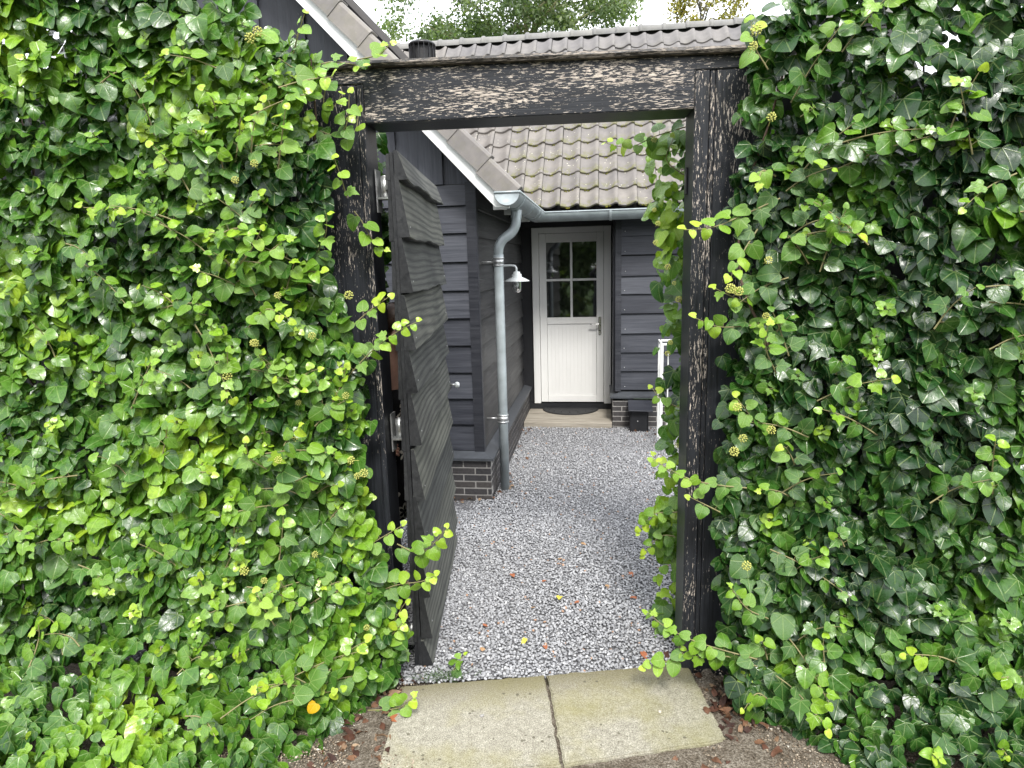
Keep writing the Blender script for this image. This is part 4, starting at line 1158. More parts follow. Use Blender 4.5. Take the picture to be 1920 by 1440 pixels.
SHOOT_R = [
    [(0.661, 2.620, 2.104), (0.536, 2.580, 2.052), (0.416, 2.540, 2.006), (0.304, 2.500, 1.996)],
    [(0.585, 2.640, 1.630), (0.457, 2.600, 1.630), (0.356, 2.560, 1.670)],
    [(0.581, 2.640, 1.713), (0.497, 2.620, 1.747), (0.433, 2.600, 1.779)],
    [(0.586, 2.620, 0.971), (0.464, 2.597, 0.990), (0.343, 2.573, 1.025), (0.205, 2.550, 1.106)],
    [(0.485, 2.620, 0.865), (0.418, 2.610, 0.902), (0.361, 2.600, 0.934)],
    [(0.629, 2.500, 0.284), (0.505, 2.524, 0.300), (0.404, 2.548, 0.315), (0.323, 2.572, 0.337), (0.263, 2.596, 0.357), (0.198, 2.620, 0.401)],
    [(0.631, 2.500, 0.251), (0.530, 2.525, 0.271), (0.449, 2.550, 0.255), (0.354, 2.575, 0.238), (0.319, 2.600, 0.282)],
    [(0.366, 2.580, 0.243), (0.279, 2.590, 0.193), (0.186, 2.600, 0.155)],
    [(0.581, 2.600, 1.994), (0.525, 2.550, 1.916), (0.472, 2.500, 1.822)],
    [(0.663, 2.500, 0.466), (0.572, 2.470, 0.525), (0.501, 2.440, 0.629)],
    [(0.612, 2.600, 1.233), (0.564, 2.575, 1.303), (0.517, 2.550, 1.362)],
    [(0.608, 2.660, 2.566), (0.557, 2.660, 2.651), (0.541, 2.660, 2.733)],
    [(0.626, 2.550, 2.177), (0.574, 2.525, 2.195), (0.552, 2.500, 2.147)],
    [(0.673, 2.400, 0.158), (0.605, 2.380, 0.214), (0.553, 2.360, 0.155)],
    [(0.647, 2.500, 1.464), (0.595, 2.460, 1.570), (0.591, 2.420, 1.652)],
]
SHOOT_B = [
    [(0.385, 3.100, 2.465), (0.249, 3.167, 2.441), (0.133, 3.233, 2.409), (0.020, 3.300, 2.444)],
    [(0.398, 3.100, 1.181), (0.288, 3.125, 1.232), (0.244, 3.150, 1.282)],
    [(0.365, 3.050, 0.690), (0.256, 3.100, 0.653), (0.185, 3.150, 0.537)],
    [(0.413, 3.100, 0.532), (0.299, 3.125, 0.531), (0.210, 3.150, 0.416)],
    [(0.374, 3.050, 0.852), (0.288, 3.075, 0.922), (0.252, 3.100, 0.954)],
    [(0.380, 3.150, 2.259), (0.294, 3.125, 2.329), (0.318, 3.100, 2.415)],
]
UL = [(-1.309, 2.36, 1.621), (-1.253, 2.5, 1.198), (-1.138, 2.5, 1.63), (-1.22, 2.5, 1.358), (-1.255, 2.36, 1.159), (-1.014, 2.5, 1.117), (-0.964, 2.5, 1.063), (-1.001, 2.5, 0.367), (-1.232, 2.5, 0.25), (-1.129, 2.5, 0.513), (-1.43, 2.36, 1.495), (-1.208, 2.36, 2.688), (-1.237, 2.36, 2.272), (-1.317, 2.36, 2.218), (-1.178, 2.36, 2.707), (-0.973, 2.5, 1.788), (-1.194, 2.36, 1.799), (-1.367, 2.36, 0.642), (-1.305, 2.36, 1.621), (-1.016, 2.5, 1.388), (-1.45, 2.36, 0.682), (-0.993, 2.5, 1.05), (-1.206, 2.5, 0.697)]
UR = [(0.595, 2.52, 1.88), (0.467, 2.52, 1.782), (0.496, 2.52, 1.772), (0.508, 2.52, 1.341), (0.532, 2.52, 1.221), (0.502, 2.52, 1.168), (0.633, 2.52, 1.254), (0.521, 2.52, 2.646), (0.513, 2.52, 2.595), (0.565, 2.52, 0.705), (0.583, 2.52, 2.365), (0.595, 2.52, 1.681)]
UB = [(0.238, 3.12, 2.11), (0.255, 3.12, 2.05), (0.247, 3.12, 1.967), (0.302, 3.12, 1.857), (0.332, 3.12, 1.784), (0.353, 3.12, 1.71), (0.32, 3.12, 1.511), (0.308, 3.12, 1.46), (0.234, 3.12, 2.411), (0.361, 3.12, 1.017)]

def umb_me():
    vs, fs = [], []; rr = random.Random(3)
    octv = [(1, 0, 0), (-1, 0, 0), (0, 1, 0), (0, -1, 0), (0, 0, 1), (0, 0, -1)]; octf = [(0, 2, 4), (2, 1, 4), (1, 3, 4), (3, 0, 4), (2, 0, 5), (1, 2, 5), (3, 1, 5), (0, 3, 5)]
    n = 26
    for k in range(n):
        zz = 1 - 1.75 * (k + .5) / n; a = k * 2.4; r = math.sqrt(max(0, 1 - zz * zz)); c = Vector((r * math.cos(a), r * math.sin(a), zz)) * rr.uniform(.85, 1.05)
        o = len(vs)
        vs += [(Vector(v) * .25 + c)[:] for v in octv]; fs += [tuple(i + o for i in f) for f in octf]
        o = len(vs); vs += [(.03, 0, -.1), (-.03, .03, -.1), tuple(c * .9)]; fs.append((o, o + 1, o + 2))
    o = len(vs)
    for zz, r in ((-2.4, .07), (0, .07)):
        for k in range(4): vs.append((r * math.cos(k * math.pi / 2), r * math.sin(k * math.pi / 2), zz))
    fs += [(o + k, o + (k + 1) % 4, o + 4 + (k + 1) % 4, o + 4 + k) for k in range(4)]
    return mesh('umbel', vs, fs, True)
UM = mat_copy(umb_me(), 'umbel')
def umbels(root, pts, size=.015):
    for p in pts:
        ax = Vector((random.gauss(0, .35), -1, random.gauss(.5, .3))); s = size * random.uniform(.75, 1.2)
        link('flower_head', UM, None, root, Matrix.Translation(Vector(p) + Vector((0, -.05, 0))) @ ax.to_track_quat('Z', 'Y').to_matrix().to_4x4() @ Matrix.Scale(s, 4))

# --- left of the gate
A = Ivy()
bl = interp([(0, -.93), (.15, -.91), (.4, -.95), (.6, -1.0), (.9, -.98), (1.2, -1.0), (1.45, -.97), (1.62, -1.0), (1.8, -1.06), (2.1, -1.09), (2.3, -1.05), (2.5, -1.08), (2.65, -1.06), (2.8, -1.12)])
topl = interp([(-3.2, 3.25), (-1.5, 3.1), (-1.37, 2.98), (-1.28, 2.80), (-1.18, 2.80), (-1.08, 2.76), (-.98, 2.70)][::1])
def frl(x, z): return 2.60 - .20 * np.clip((-1.0 - x) / .45, 0, 1) - .10 * np.clip((-1.5 - x) / 1.2, 0, 1) - .08 * np.clip((.9 - z) / .9, 0, 1) - .42 * np.clip((.5 - z) / .5, 0, 1) ** 1.5 * np.clip((-.97 - x) / .25, 0, 1)
nb = rng.uniform
hedge(A, -3.0, -.88, -.01, 3.2, 12800, lambda x, z: x < bl(z) - .045 * np.clip((z - .3) / .5, 0, 1) + rng.normal(0, .02, len(x)), topl, frl, 2.72, .50)
for _ in range(150):
    z = random.uniform(.1, 2.8); x = random.uniform(-1.7, float(bl(z)) - .03) if random.random() < .75 else random.uniform(-2.8, -1.5)
    if z < topl(x): A.rosette((x, float(frl(x, z)) - random.uniform(.02, .08), z), (random.gauss(.1, .4), -1., random.gauss(.4, .3)), random.uniform(.034, .056), random.uniform(.72, .97))
def surface_shoots(iv_, n, xr, fr, bound, top, tone):
    for _ in range(n):
        z = random.uniform(.15, 2.6); x = random.uniform(*xr)
        if not bound(x, z) or z > top(x) - .1: continue
        a = random.gauss(1.2, .9); L_ = random.uniform(.12, .30); pts = []
        for k in range(4):
            t = k / 3; xx, zz = x + math.cos(a) * L_ * t, z + math.sin(a) * L_ * t - .05 * t * t
            pts.append((xx, float(fr(xx, zz)) - .05 - .07 * t ** 1.5, zz))
        iv_.shoot(pts, random.uniform(.05, .07), random.uniform(tone, .95), tone - .22, step=.042, wt=2.2)
A.add(np.array([-1.13, 2.19, .185]), orient(np.array([[.2, -1, .3]]), np.array([[-.6, -.2, -.8]]))[0], .05, 1.0, 0, 90.)
surface_shoots(A, 70, (-1.7, -1.12), frl, lambda x, z: x < bl(z) - .1, topl, .72)
surface_shoots(A, 30, (-2.8, -1.7), frl, lambda x, z: True, topl, .7)
for s_ in SHOOT_L: A.shoot(s_, random.uniform(.046, .058), .93, .55)
for x in np.arange(-2.9, -1.0, .16):
    pts = [(x + random.uniform(-.1, .1), 2.64 + random.uniform(-.06, .04), z) for z in np.arange(0, 2.8, .3)]
    A.wd.append((smooth_pts(pts, 24), [.009 - .005 * i / 24 for i in range(25)]))
vl = lambda p: 1.0 if p[0] > -1.62 else .02
ivl = A.build('ivy_hedge', 'tall glossy ivy with bright shoots covering the fence left of the gate', vl)
umbels(ivl, UL)
# --- right of the gate
B = Ivy()
br = interp([(0, .60), (.27, .48), (.5, .51), (.8, .46), (1.0, .50), (1.3, .50), (1.6, .52), (1.9, .57), (2.1, .49), (2.27, .54), (2.5, .55), (2.8, .57)])
topr = interp([(.5, 2.76), (.58, 2.80), (.75, 2.84), (1.0, 2.98), (1.4, 3.1), (2.6, 3.2)])
def frr(x, z): return 2.70 - .22 * np.clip((x - .55) / .6, 0, 1) - .14 * np.clip((.6 - z) / .6, 0, 1) - .25 * np.clip((.4 - z) / .4, 0, 1) ** 1.5 * np.clip((x - .7) / .4, 0, 1)
hedge(B, .42, 2.6, -.01, 3.2, 11500, lambda x, z: x > br(z) + .022 + rng.normal(0, .022, len(x)), topr, frr, 2.80, .33)
for _ in range(60):
    z = random.uniform(.1, 2.75); x = random.uniform(float(br(z)) + .04, 1.0) if random.random() < .7 else random.uniform(.9, 2.2)
    if z < topr(x): B.rosette((x, float(frr(x, z)) - random.uniform(.02, .07), z), (random.gauss(-.15, .4), -1., random.gauss(.4, .3)), random.uniform(.034, .054), random.uniform(.62, .95))
surface_shoots(B, 26, (.62, .9), frr, lambda x, z: x > br(z) + .08, topr, .62)
surface_shoots(B, 26, (.9, 2.3), frr, lambda x, z: True, topr, .6)
for s_ in SHOOT_R: B.shoot(s_, random.uniform(.046, .06), .9, .5)
for x in np.arange(.65, 2.4, .16):
    pts = [(x + random.uniform(-.1, .1), 2.74 + random.uniform(-.06, .04), z) for z in np.arange(0, 2.8, .3)]
    B.wd.append((smooth_pts(pts, 24), [.009 - .005 * i / 24 for i in range(25)]))
ivr = B.build('ivy_hedge', 'darker ivy with pale flower heads covering the fence right of the gate', lambda p: 1.0 if p[0] < .78 else .02)
umbels(ivr, UR)
# --- hanging behind the right post
Cc = Ivy()
bb_ = interp([(0, .36), (.08, .33), (.3, .34), (.5, .27), (.75, .34), (1.0, .345), (1.2, .35), (1.5, .35), (1.8, .34), (2.05, .27), (2.3, .25), (2.45, .24)])
hedge(Cc, .2, .85, -.01, 2.5, 2100, lambda x, z: x > bb_(z) + rng.normal(0, .035, len(x)), lambda x: 2.47 + 0 * x, lambda x, z: 3.16 - .08 * np.clip((x - .3) / .3, 0, 1), 3.6, .60, (-.6, -.6, 0), lumps_n=25, lay=.09)
for s_ in SHOOT_B: Cc.shoot(s_, .05, .92, .55)
for x in (.42, .55, .68): Cc.wd.append((smooth_pts([(x, 3.2, z) for z in np.arange(0, 2.5, .3)], 16), [.008] * 17))
ivb = Cc.build('ivy_hedge', 'ivy hanging inside the yard behind the right gate post', lambda p: 1.0 if p[0] < .5 else .05, 250)
umbels(ivb, UB, .012)
# --- behind the left post
D = Ivy()
hedge(D, -1.6, -1.02, .9, 2.6, 1100, lambda x, z: x < -1.035 - .12 * np.clip((2.0 - z) / .6, 0, 1) + rng.normal(0, .015, len(x)), lambda x: 2.55 + 0 * x, lambda x, z: 3.12 + 0 * x, 3.3, .42, lumps_n=12)
for x in (-1.2, -1.4): D.wd.append((smooth_pts([(x, 3.2, z) for z in np.arange(0, 2.5, .3)], 16), [.008] * 17))
ivd = D.build('ivy_hedge', 'ivy seen through the gap behind the left gate post, above the top hinge', lambda p: 1.0 if p[0] > -1.2 else .05, 60)
umbels(ivd, [(-1.03, 3.08, 2.37)], .014)

# ================================================================== FALLEN LEAVES AND LITTER
lv, lf, luv = LT[0]
def litter(name, pts, size, label, tone=(0, 1), curl=.75):
    n = len(pts); pts = np.asarray(pts)
    nr = np.tile([0, 0, 1.], (n, 1)) + rng.normal(0, curl, (n, 3)); nr[:, 2] = np.abs(nr[:, 2]) + .2
    rot = orient(nr, rng.normal(size=(n, 3)))
    sz = rng.uniform(size[0], size[1], n); tv = lv * np.array([.6, 1, 3.4])
    return tag(link(name, big_mesh(name, tv, lf, rot * sz[:, None, None], pts, rng.uniform(tone[0], tone[1], n), luv), 'litter'), label, 'leaf litter', kind='stuff')
def scatter(n, cx, cy, sx, sy, z=.0): return np.c_[rng.normal(cx, sx, n), rng.normal(cy, sy, n), np.full(n, z) + rng.uniform(0, .012, n)]
litter('leaf_litter', np.concatenate([scatter(70, .53, 2.55, .04, .10, .008), scatter(14, .60, 2.42, .08, .05, .004), scatter(5, .45, 2.24, .12, .05, .002), scatter(14, .36, 2.90, .05, .03, .006)]), (.022, .05), 'brown curled dead leaves heaped at the foot of the right post')
litter('leaf_litter', np.concatenate([scatter(36, -1.03, 2.25, .07, .14, .008), scatter(24, -.93, 2.5, .03, .06, .008), scatter(20, -.95, 2.12, .12, .06, .008)]), (.02, .05), 'brown dead leaves on the soil under the left ivy')
tw = [(-.86, 5.02), (-.9, 4.92), (-.78, 5.35), (-.80, 5.6), (-.82, 6.0), (-.84, 6.5), (-.83, 7.0), (-.80, 7.1), (-1.1, 4.88), (-1.2, 4.9), (.35, 7.1), (.55, 7.05), (.62, 6.9), (.7, 6.6), (.75, 6.4), (.5, 7.1)]
litter('leaf_litter', np.array([(x + rng.normal(0, .03), y + rng.normal(0, .05), .012 + .034 * min(1, max(0, (y - 6.5) / .7))) for x, y in tw for _ in range(3)]), (.022, .045), 'orange brown leaves blown along the house plinths', (.5, 1))
M['leaf_yellow'] = plain('yellow_leaf', (.55, .48, .06), .6, var=.2)
M['leaf_rust'] = plain('rust_leaf', (.30, .10, .04), .65, var=.3)
M['leaf_tan'] = plain('tan_leaf', (.36, .22, .11), .65, var=.3)
FL = [(-.233, 3.434, 'y', .05), (-.383, 2.992, 'y', .035), (-.278, 2.941, 'r', .03), (-.543, 3.68, 'r', .04), (-.372, 3.294, 't', .03), (-.255, 3.907, 't', .04), (-.132, 4.158, 't', .035), (.178, 3.76, 'r', .035), (.025, 3.58, 't', .03), (-.058, 4.56, 't', .03), (-.415, 4.998, 't', .03), (.197, 3.453, 'r', .035), (-.125, 3.384, 'r', .028), (-.576, 2.872, 't', .03), (.2, 2.93, 'r', .04), (-.62, 3.1, 'r', .03), (-.35, 3.6, 'r', .026)]
fm = {c: mesh('fl', lv * np.array([.8, 1, 1.6]), [tuple(f) for f in lf], True) for c in 'yrt'}
for c, m_ in zip('yrt', ('leaf_yellow', 'leaf_rust', 'leaf_tan')): fm[c].materials.append(M[m_])
LBL = {'r': ('rust brown fallen leaf lying loose on the grey gravel', 'rust brown leaves on the gravel'), 't': ('tan fallen leaf lying loose on the grey gravel', 'tan leaves on the gravel')}
for i, (x, y, c, s_) in enumerate(FL):
    o = link('fallen_leaf', fm[c], None, None, Matrix.Translation((x, y, .012)) @ Matrix.Rotation(random.uniform(0, 6), 4, 'Z') @ Matrix.Rotation(random.uniform(-.4, .4), 4, 'X') @ Matrix.Scale(s_, 4))
    if c == 'y': tag(o, ('larger bright yellow leaf lying in the middle of the gravel', 'smaller yellow leaf on the gravel nearer the slabs')[i], 'leaf')
    else: tag(o, LBL[c][0], 'leaf', LBL[c][1])
o = link('fallen_leaf', fm['r'], None, None, Matrix.Translation((-.877, 2.345, .012)) @ Matrix.Rotation(-1.0, 4, 'Z') @ Matrix.Scale(.06, 4)); tag(o, 'large dark red leaf at the edge of the left slab', 'leaf')
# weeds in the joint before the gate
wv = []
for _ in range(60):
    x = random.gauss(-.74, .07); y = 2.62 + (x + .9) * .2 + random.gauss(.0, .02)
    wv.append(([(x, y, 0), (x + random.gauss(0, .012), y + random.gauss(0, .012), .02), (x + random.gauss(0, .03), y + random.gauss(0, .03), random.uniform(.02, .045))], [.0014, .001, .0004]))
vs, fs = [], []
for pts, rad in wv:
    me = tube_me(pts, rad, 3, False); o = len(vs); vs += [v.co.copy() for v in me.vertices]; fs += [tuple(i + o for i in p_.vertices) for p_ in me.polygons]
M['weed'] = plain('weed_green', (.06, .12, .03), .7)
tag(link('grass_tuft', mesh('gt', vs, fs, True), 'weed'), 'short grass blades growing by the foot of the gate leaf', 'grass', kind='stuff')
sd_ = Ivy(); sd_.shoot([(-.70, 2.70, .0), (-.67, 2.715, .04), (-.645, 2.735, .07)], .04, .85, .5, (0, -.5, .8), .02); sd_.build('ivy_seedling', 'tiny ivy seedling in the joint between left slab and gravel', lambda p: 1.0)

# ================================================================== TREES
def tree(name, label, base, height, crown_c, crown_r, nleaf, lsize, leafm, barkm, trunk_r=.16, nlimb=11, group=None, seed=1, clumps=46, lean=(0, 0)):
    rr = random.Random(seed); g = np.random.default_rng(seed)
    root = empty(name, label, 'tree', group, base)
    b = Vector(base); cc = Vector(crown_c) - b; cr_ = Vector(crown_r)
    tp = [Vector((0, 0, -.3)), Vector((lean[0] * .3, lean[1] * .3, height * .35)), Vector((lean[0] * .7, lean[1] * .7, height * .7)), Vector((lean[0], lean[1], height))]
    T = smooth_pts(tp, 20)
    parts = [(tube_me(T, [trunk_r * (1.05 - .9 * i / 20) for i in range(21)], 8, False), Matrix())]
    centres = []
    for k in range(clumps):
        d = Vector((rr.gauss(0, 1), rr.gauss(0, 1), rr.gauss(0, 1))).normalized() * rr.uniform(.35, 1.0) ** .6
        centres.append(Vector((cc.x + d.x * cr_.x, cc.y + d.y * cr_.y, cc.z + d.z * cr_.z)))
    for c in centres[:nlimb * 3]:
        st = min(T, key=lambda p: abs(p.z - (c.z - .25 * abs(c.x - lean[0]) - rr.uniform(.3, 1.2))))
        mid = st.lerp(c, .5) + Vector((rr.gauss(0, .2), rr.gauss(0, .2), rr.uniform(-.1, .4)))
        parts.append((tube_me(smooth_pts([st, mid, c], 8), [trunk_r * (.34 - .29 * i / 8) for i in range(9)], 5, False), Matrix()))
        for _ in range(3):
            e = c + Vector((rr.gauss(0, .5), rr.gauss(0, .5), rr.gauss(.1, .4)))
            parts.append((tube_me([mid.lerp(c, .7), e.lerp(c, .4), e], [trunk_r * .07, trunk_r * .05, trunk_r * .025], 4, False), Matrix()))
    join_me('trunk', parts, barkm, root, True)
    ci = g.integers(0, len(centres), nleaf); C_ = np.array([c[:] for c in centres])[ci]
    rad = np.array([rr.uniform(.35, .75) for _ in centres])[ci] * (min(crown_r) / 2.2)
    P_ = C_ + g.normal(0, .5, (nleaf, 3)) * rad[:, None] * np.array([1, 1, .75])
    tv = np.array([(0, 0, 0), (.28, .5, .06), (0, 1, -.1), (-.28, .5, .06)]); tf = np.array([(0, 1, 2), (0, 2, 3)])
    rot = orient(g.normal(0, 1, (nleaf, 3)) + np.array([0, 0, .6]), g.normal(0, .6, (nleaf, 3)) + np.array([0, 0, -.5]))
    sz = g.uniform(.7, 1.3, nleaf) * lsize
    tone = np.clip(.5 + g.normal(0, .18, len(centres))[ci] + g.normal(0, .15, nleaf), 0, 1)
    me = big_mesh('crown', tv, tf, rot * sz[:, None, None], P_, tone, np.array([(.5, 0), (.8, .5), (.5, 1), (.2, .5)]))
    link('crown', me, leafm, root)
    return root
tree('ash_tree', 'tall green tree rising behind the roof ridge, pale mossy trunk', (-2.1, 20, 0), 11.0, (-2.8, 20, 9.5), (3.9, 2.0, 2.3), 30000, .12, 'ashleaf', 'bark', .2, seed=4, clumps=120)
tree('maple_tree', 'yellowing autumn tree behind the right end of the ridge', (3.0, 22, 0), 9.6, (3.1, 22, 9.3), (1.25, 1.1, 1.1), 3600, .11, 'autleaf', 'bark2', .1, nlimb=6, seed=8, clumps=26)
# garden behind the viewer, seen mirrored in the door glass
for k, (x, y, h) in enumerate([(-3.6, -6.5, 5.6), (-.9, -7.4, 6.6), (1.7, -6.2, 5.2), (4.4, -7.0, 6.0)]):
    tree('garden_tree', ('dense tree mirrored at the left of the door glass', 'tallest tree mirrored in the door glass', 'low tree mirrored at the right of the door glass', 'tree beyond the right of the path, mirrored only')[k], (x, y, 0), h * .8, (x, y, h * .5), (2.1, 1.5, h * .5), 9000, .30, 'treeleaf', 'bark2', .14, nlimb=5, seed=20 + k, clumps=60)

# ================================================================== PEOPLE
def skin_mat(name, c):
    k = N(name); n = k.noise(k.obj((1, 1, 1)), 30, 3, .5)
    k.b.inputs['Subsurface Weight'].default_value = .12; k.b.inputs['Subsurface Radius'].default_value = (.02, .008, .004)
    return k.fin(k.mix(1.0, (*c, 1), k.ramp(n, [(.3, (.9, .88, .88)), (.7, (1.08, 1.05, 1.05))]), 'MULTIPLY'), .5)
M['skin'] = skin_mat('skin', (.58, .36, .28)); M['skin2'] = skin_mat('skin_pale', (.56, .36, .28))
M['hair'] = stained('brown_hair', (.05, .03, .022), (.17, .105, .075), .5)
M['eye'] = plain('eye_white', (.8, .8, .78), .2, var=.02); M['iris'] = plain('iris', (.03, .02, .015), .2); M['lips'] = plain('lips', (.4, .12, .1), .45)
M['darkcloth'] = plain('dark_cloth', (.02, .022, .03), .9, var=.25, scale=200); M['ribbon'] = plain('pale_blue_ribbon', (.42, .58, .72), .6, var=.25, scale=90)
M['cork'] = plain('cork_sole', (.33, .22, .13), .85, var=.2, scale=120)
def print_mat():
    k = N('black_dress_with_white_flowers')
    tc = k.n('TexCoord').outputs['Object']
    vo = k.n('TexVoronoi', voronoi_dimensions='3D'); k.set(vo.inputs['Vector'], tc); vo.inputs['Scale'].default_value = 9.5; vo.inputs['Randomness'].default_value = .75
    d = k.vm('SUBTRACT', k.vm('MULTIPLY', tc, (9.5, 9.5, 9.5)), k.vm('MULTIPLY', vo.outputs['Position'], (9.5, 9.5, 9.5)))
    sp = k.n('SeparateXYZ'); k.set(sp.inputs[0], d)
    ang = k.math('ARCTAN2', sp.outputs[2], sp.outputs[0])
    r = vo.outputs['Distance']
    pet = k.math('MULTIPLY', k.math('ADD', .45, k.math('MULTIPLY', k.math('ABSOLUTE', k.math('COSINE', k.math('MULTIPLY', ang, 2.5))), .55)), .42)
    line = k.math('LESS_THAN', k.math('ABSOLUTE', k.math('SUBTRACT', r, pet)), .075)
    dot = k.math('LESS_THAN', r, .07)
    m_ = k.math('MAXIMUM', line, dot)
    return k.fin(k.mix(m_, (.012, .012, .014, 1), (.7, .67, .6, 1)), .85, spec=.2)
M['dress'] = print_mat()
def figure(root, skin, arms, foot_l, foot_r, s=1.0, head_dy=0.0):
    """one continuous body grown from a joint skeleton; person faces local -y"""
    V, E, Rr_ = [], [], []
    def v(p, r, par=None):
        V.append(Vector(p) * s); Rr_.append(r * s)
        if par is not None: E.append((par, len(V) - 1))
        return len(V) - 1
    pel = v((0, .01, .96), .125); sp = v((0, .0, 1.10), .11, pel); ch = v((0, .01, 1.27), .125, sp); uc = v((0, .015, 1.39), .09, ch)
    nk = v((0, .005, 1.475), .048, uc); jw = v((0, -.012 + head_dy, 1.54), .06, nk); hd = v((0, -.008 + head_dy, 1.61), .082, jw); cw = v((0, .004 + head_dy, 1.68), .066, hd)
    no = v((0, -.098 + head_dy, 1.585), .012, hd)
    for sg, arm, ft in ((1, arms[0], foot_l), (-1, arms[1], foot_r)):
        el, wr_, fdir, curl = [Vector(a) for a in arm[:3]] + [arm[3]]
        sh_ = v((sg * .155, .015, 1.40), .056, uc); up = v(Vector((sg * .18, .015, 1.36)).lerp(el, .35), .047, sh_)
        e = v(el, .038, up); fa = v(el.lerp(wr_, .35), .037, e); w = v(wr_, .024, fa)
        fd = fdir.normalized(); sidev = fd.cross(Vector(arm[4])).normalized()       # arm[4]: palm normal
        pn = Vector(arm[4]).normalized()
        pm = v(wr_ + fd * .045, .03, w)
        for q, (off, ln) in enumerate(((-.03, .062), (-.010, .074), (.011, .07), (.031, .055))):
            k0 = v(wr_ + fd * .088 + sidev * off, .0098, pm)
            k1 = v(wr_ + fd * (.088 + ln * .5) + sidev * off * 1.05 + pn * ln * .35 * curl, .0088, k0)
            v(wr_ + fd * (.088 + ln * (.9 - .45 * curl)) + sidev * off * 1.05 + pn * ln * .85 * curl, .0075, k1)
        th = v(wr_ + fd * .03 + sidev * -.038 * 1.0 + pn * .012, .0125, pm); th1 = v(wr_ + fd * .062 + sidev * -.056 + pn * .022, .0105, th); v(wr_ + fd * .088 + sidev * -.055 + pn * (.03 + .01 * curl), .0085, th1)
        hp_ = v((sg * .085, .01, .90), .088, pel); kn = v((sg * .085 + (ft[0] - sg * .085) * .5, ft[1] * .5 - .02, .50), .054, hp_); cf_ = v((ft[0] * .85 + sg * .085 * .15, ft[1] * .85 + .02, .34), .05, kn)
        an = v((ft[0], ft[1] + .015, .095), .034, cf_); hl = v((ft[0], ft[1] + .04, .05), .032, an)
        bl_ = v((ft[0], ft[1] - .10, .045), .032, an)
        for q, (off, ln, rd) in enumerate(((-.030, .052, .0125), (-.013, .05, .0095), (.003, .045, .009), (.018, .038, .0085), (.031, .03, .008))):
            t0 = v((ft[0] + sg * off, ft[1] - .135, .036), rd, bl_); v((ft[0] + sg * off * 1.05, ft[1] - .135 - ln, .03), rd * .9, t0)
    me = bpy.data.meshes.new('body'); me.from_pydata([p[:] for p in V], E, []); me.update()
    o = bpy.data.objects.new('body', me); COL.objects.link(o)
    sk = o.modifiers.new('skin', 'SKIN'); sk.use_smooth_shade = True
    for i, d in enumerate(me.skin_vertices[0].data):
        d.radius = (Rr_[i], Rr_[i]); d.use_root = (i == 0)
    for i in (0, 1, 2): me.skin_vertices[0].data[i].radius = (Rr_[i] * 1.1, Rr_[i] * .82)
    o.modifiers.new('sub', 'SUBSURF').render_levels = 2; o.modifiers['sub'].levels = 2
    dg = bpy.context.evaluated_depsgraph_get(); me2 = bpy.data.meshes.new_from_object(o.evaluated_get(dg))
    bpy.data.objects.remove(o)
    for p in me2.polygons: p.use_smooth = True
    me2.materials.clear(); me2.materials.append(M[skin])
    b = link('body', me2, None, root)
    for sg in (1, -1):
        c = Vector((sg * .032, -.078 + head_dy, 1.615)) * s
        e = link('eye', mesh('eye', iv * .0125 * s, [tuple(f) for f in itf], True), 'eye', root, Matrix.Translation(c))
        link('iris', mesh('iris', iv * .006 * s, [tuple(f) for f in itf], True), 'iris', e, Matrix.Translation((0, -.009 * s, 0)))
        link('ear', mesh('ear', iv * np.array([.008, .018, .03]) * s, [tuple(f) for f in itf], True), skin, root, Matrix.Translation(Vector((sg * .083, .0 + head_dy, 1.60)) * s))
    link('mouth', mesh('mouth', iv * np.array([.024, .008, .008]) * s, [tuple(f) for f in itf], True), 'lips', root, Matrix.Translation(Vector((0, -.079 + head_dy, 1.548)) * s))
    return b
def garment(name, rings, mat, root, neck=None, n=28, cap=False):
    vs, fs = [], []
    for i, (z, rx, ry, cy) in enumerate(rings):
        for k in range(n):
            a = 2 * math.pi * k / n; zz = z
            if neck and i == len(rings) - 1: zz = z - neck * max(0, math.cos(a + math.pi / 2)) ** 5 - .03 * abs(math.cos(a)) ** 3
            vs.append((rx * math.cos(a) * (1 + .02 * math.sin(5 * a + z * 9)), cy + ry * math.sin(a) * (1 + .03 * math.sin(7 * a)), zz))
    for i in range(len(rings) - 1):
        for k in range(n): fs.append((i * n + k, i * n + (k + 1) % n, (i + 1) * n + (k + 1) % n, (i + 1) * n + k))
    o = link(name, mesh(name, vs, fs, True), mat, root); so = o.modifiers.new('t', 'SOLIDIFY'); so.thickness = .004; return o
def hair(root, s, dy, long):
    vs, fs = [], []; n = 24
    rings = [(1.765, .02, .02), (1.755, .06, .065), (1.725, .092, .10), (1.68, .105, .115), (1.63, .107, .118)] + ([(1.56, .108, .12), (1.48, .115, .12), (1.38, .125, .115), (1.30, .11, .10)] if long else [(1.58, .10, .112)])
    for z, rx, ry in rings:
        for k in range(n + 1):
            op = 0 if z > 1.70 else min(1.0, (1.70 - z) / .08) * R(62)
            a = -math.pi / 2 + op + (2 * math.pi - 2 * op) * k / n
            wv = 1 + .03 * math.sin(9 * a + z * 40)
            vs.append((rx * math.cos(a) * s * wv, (.012 + dy + ry * math.sin(a) * wv) * s, z * s))
    m = n + 1
    for i in range(len(rings) - 1): fs += [(i * m + k, i * m + k + 1, (i + 1) * m + k + 1, (i + 1) * m + k) for k in range(n)]
    fs.append(tuple(range(m)))
    o = link('hair', mesh('hair', vs, fs, True), 'hair', root); so = o.modifiers.new('t', 'SOLIDIFY'); so.thickness = -.012; return o
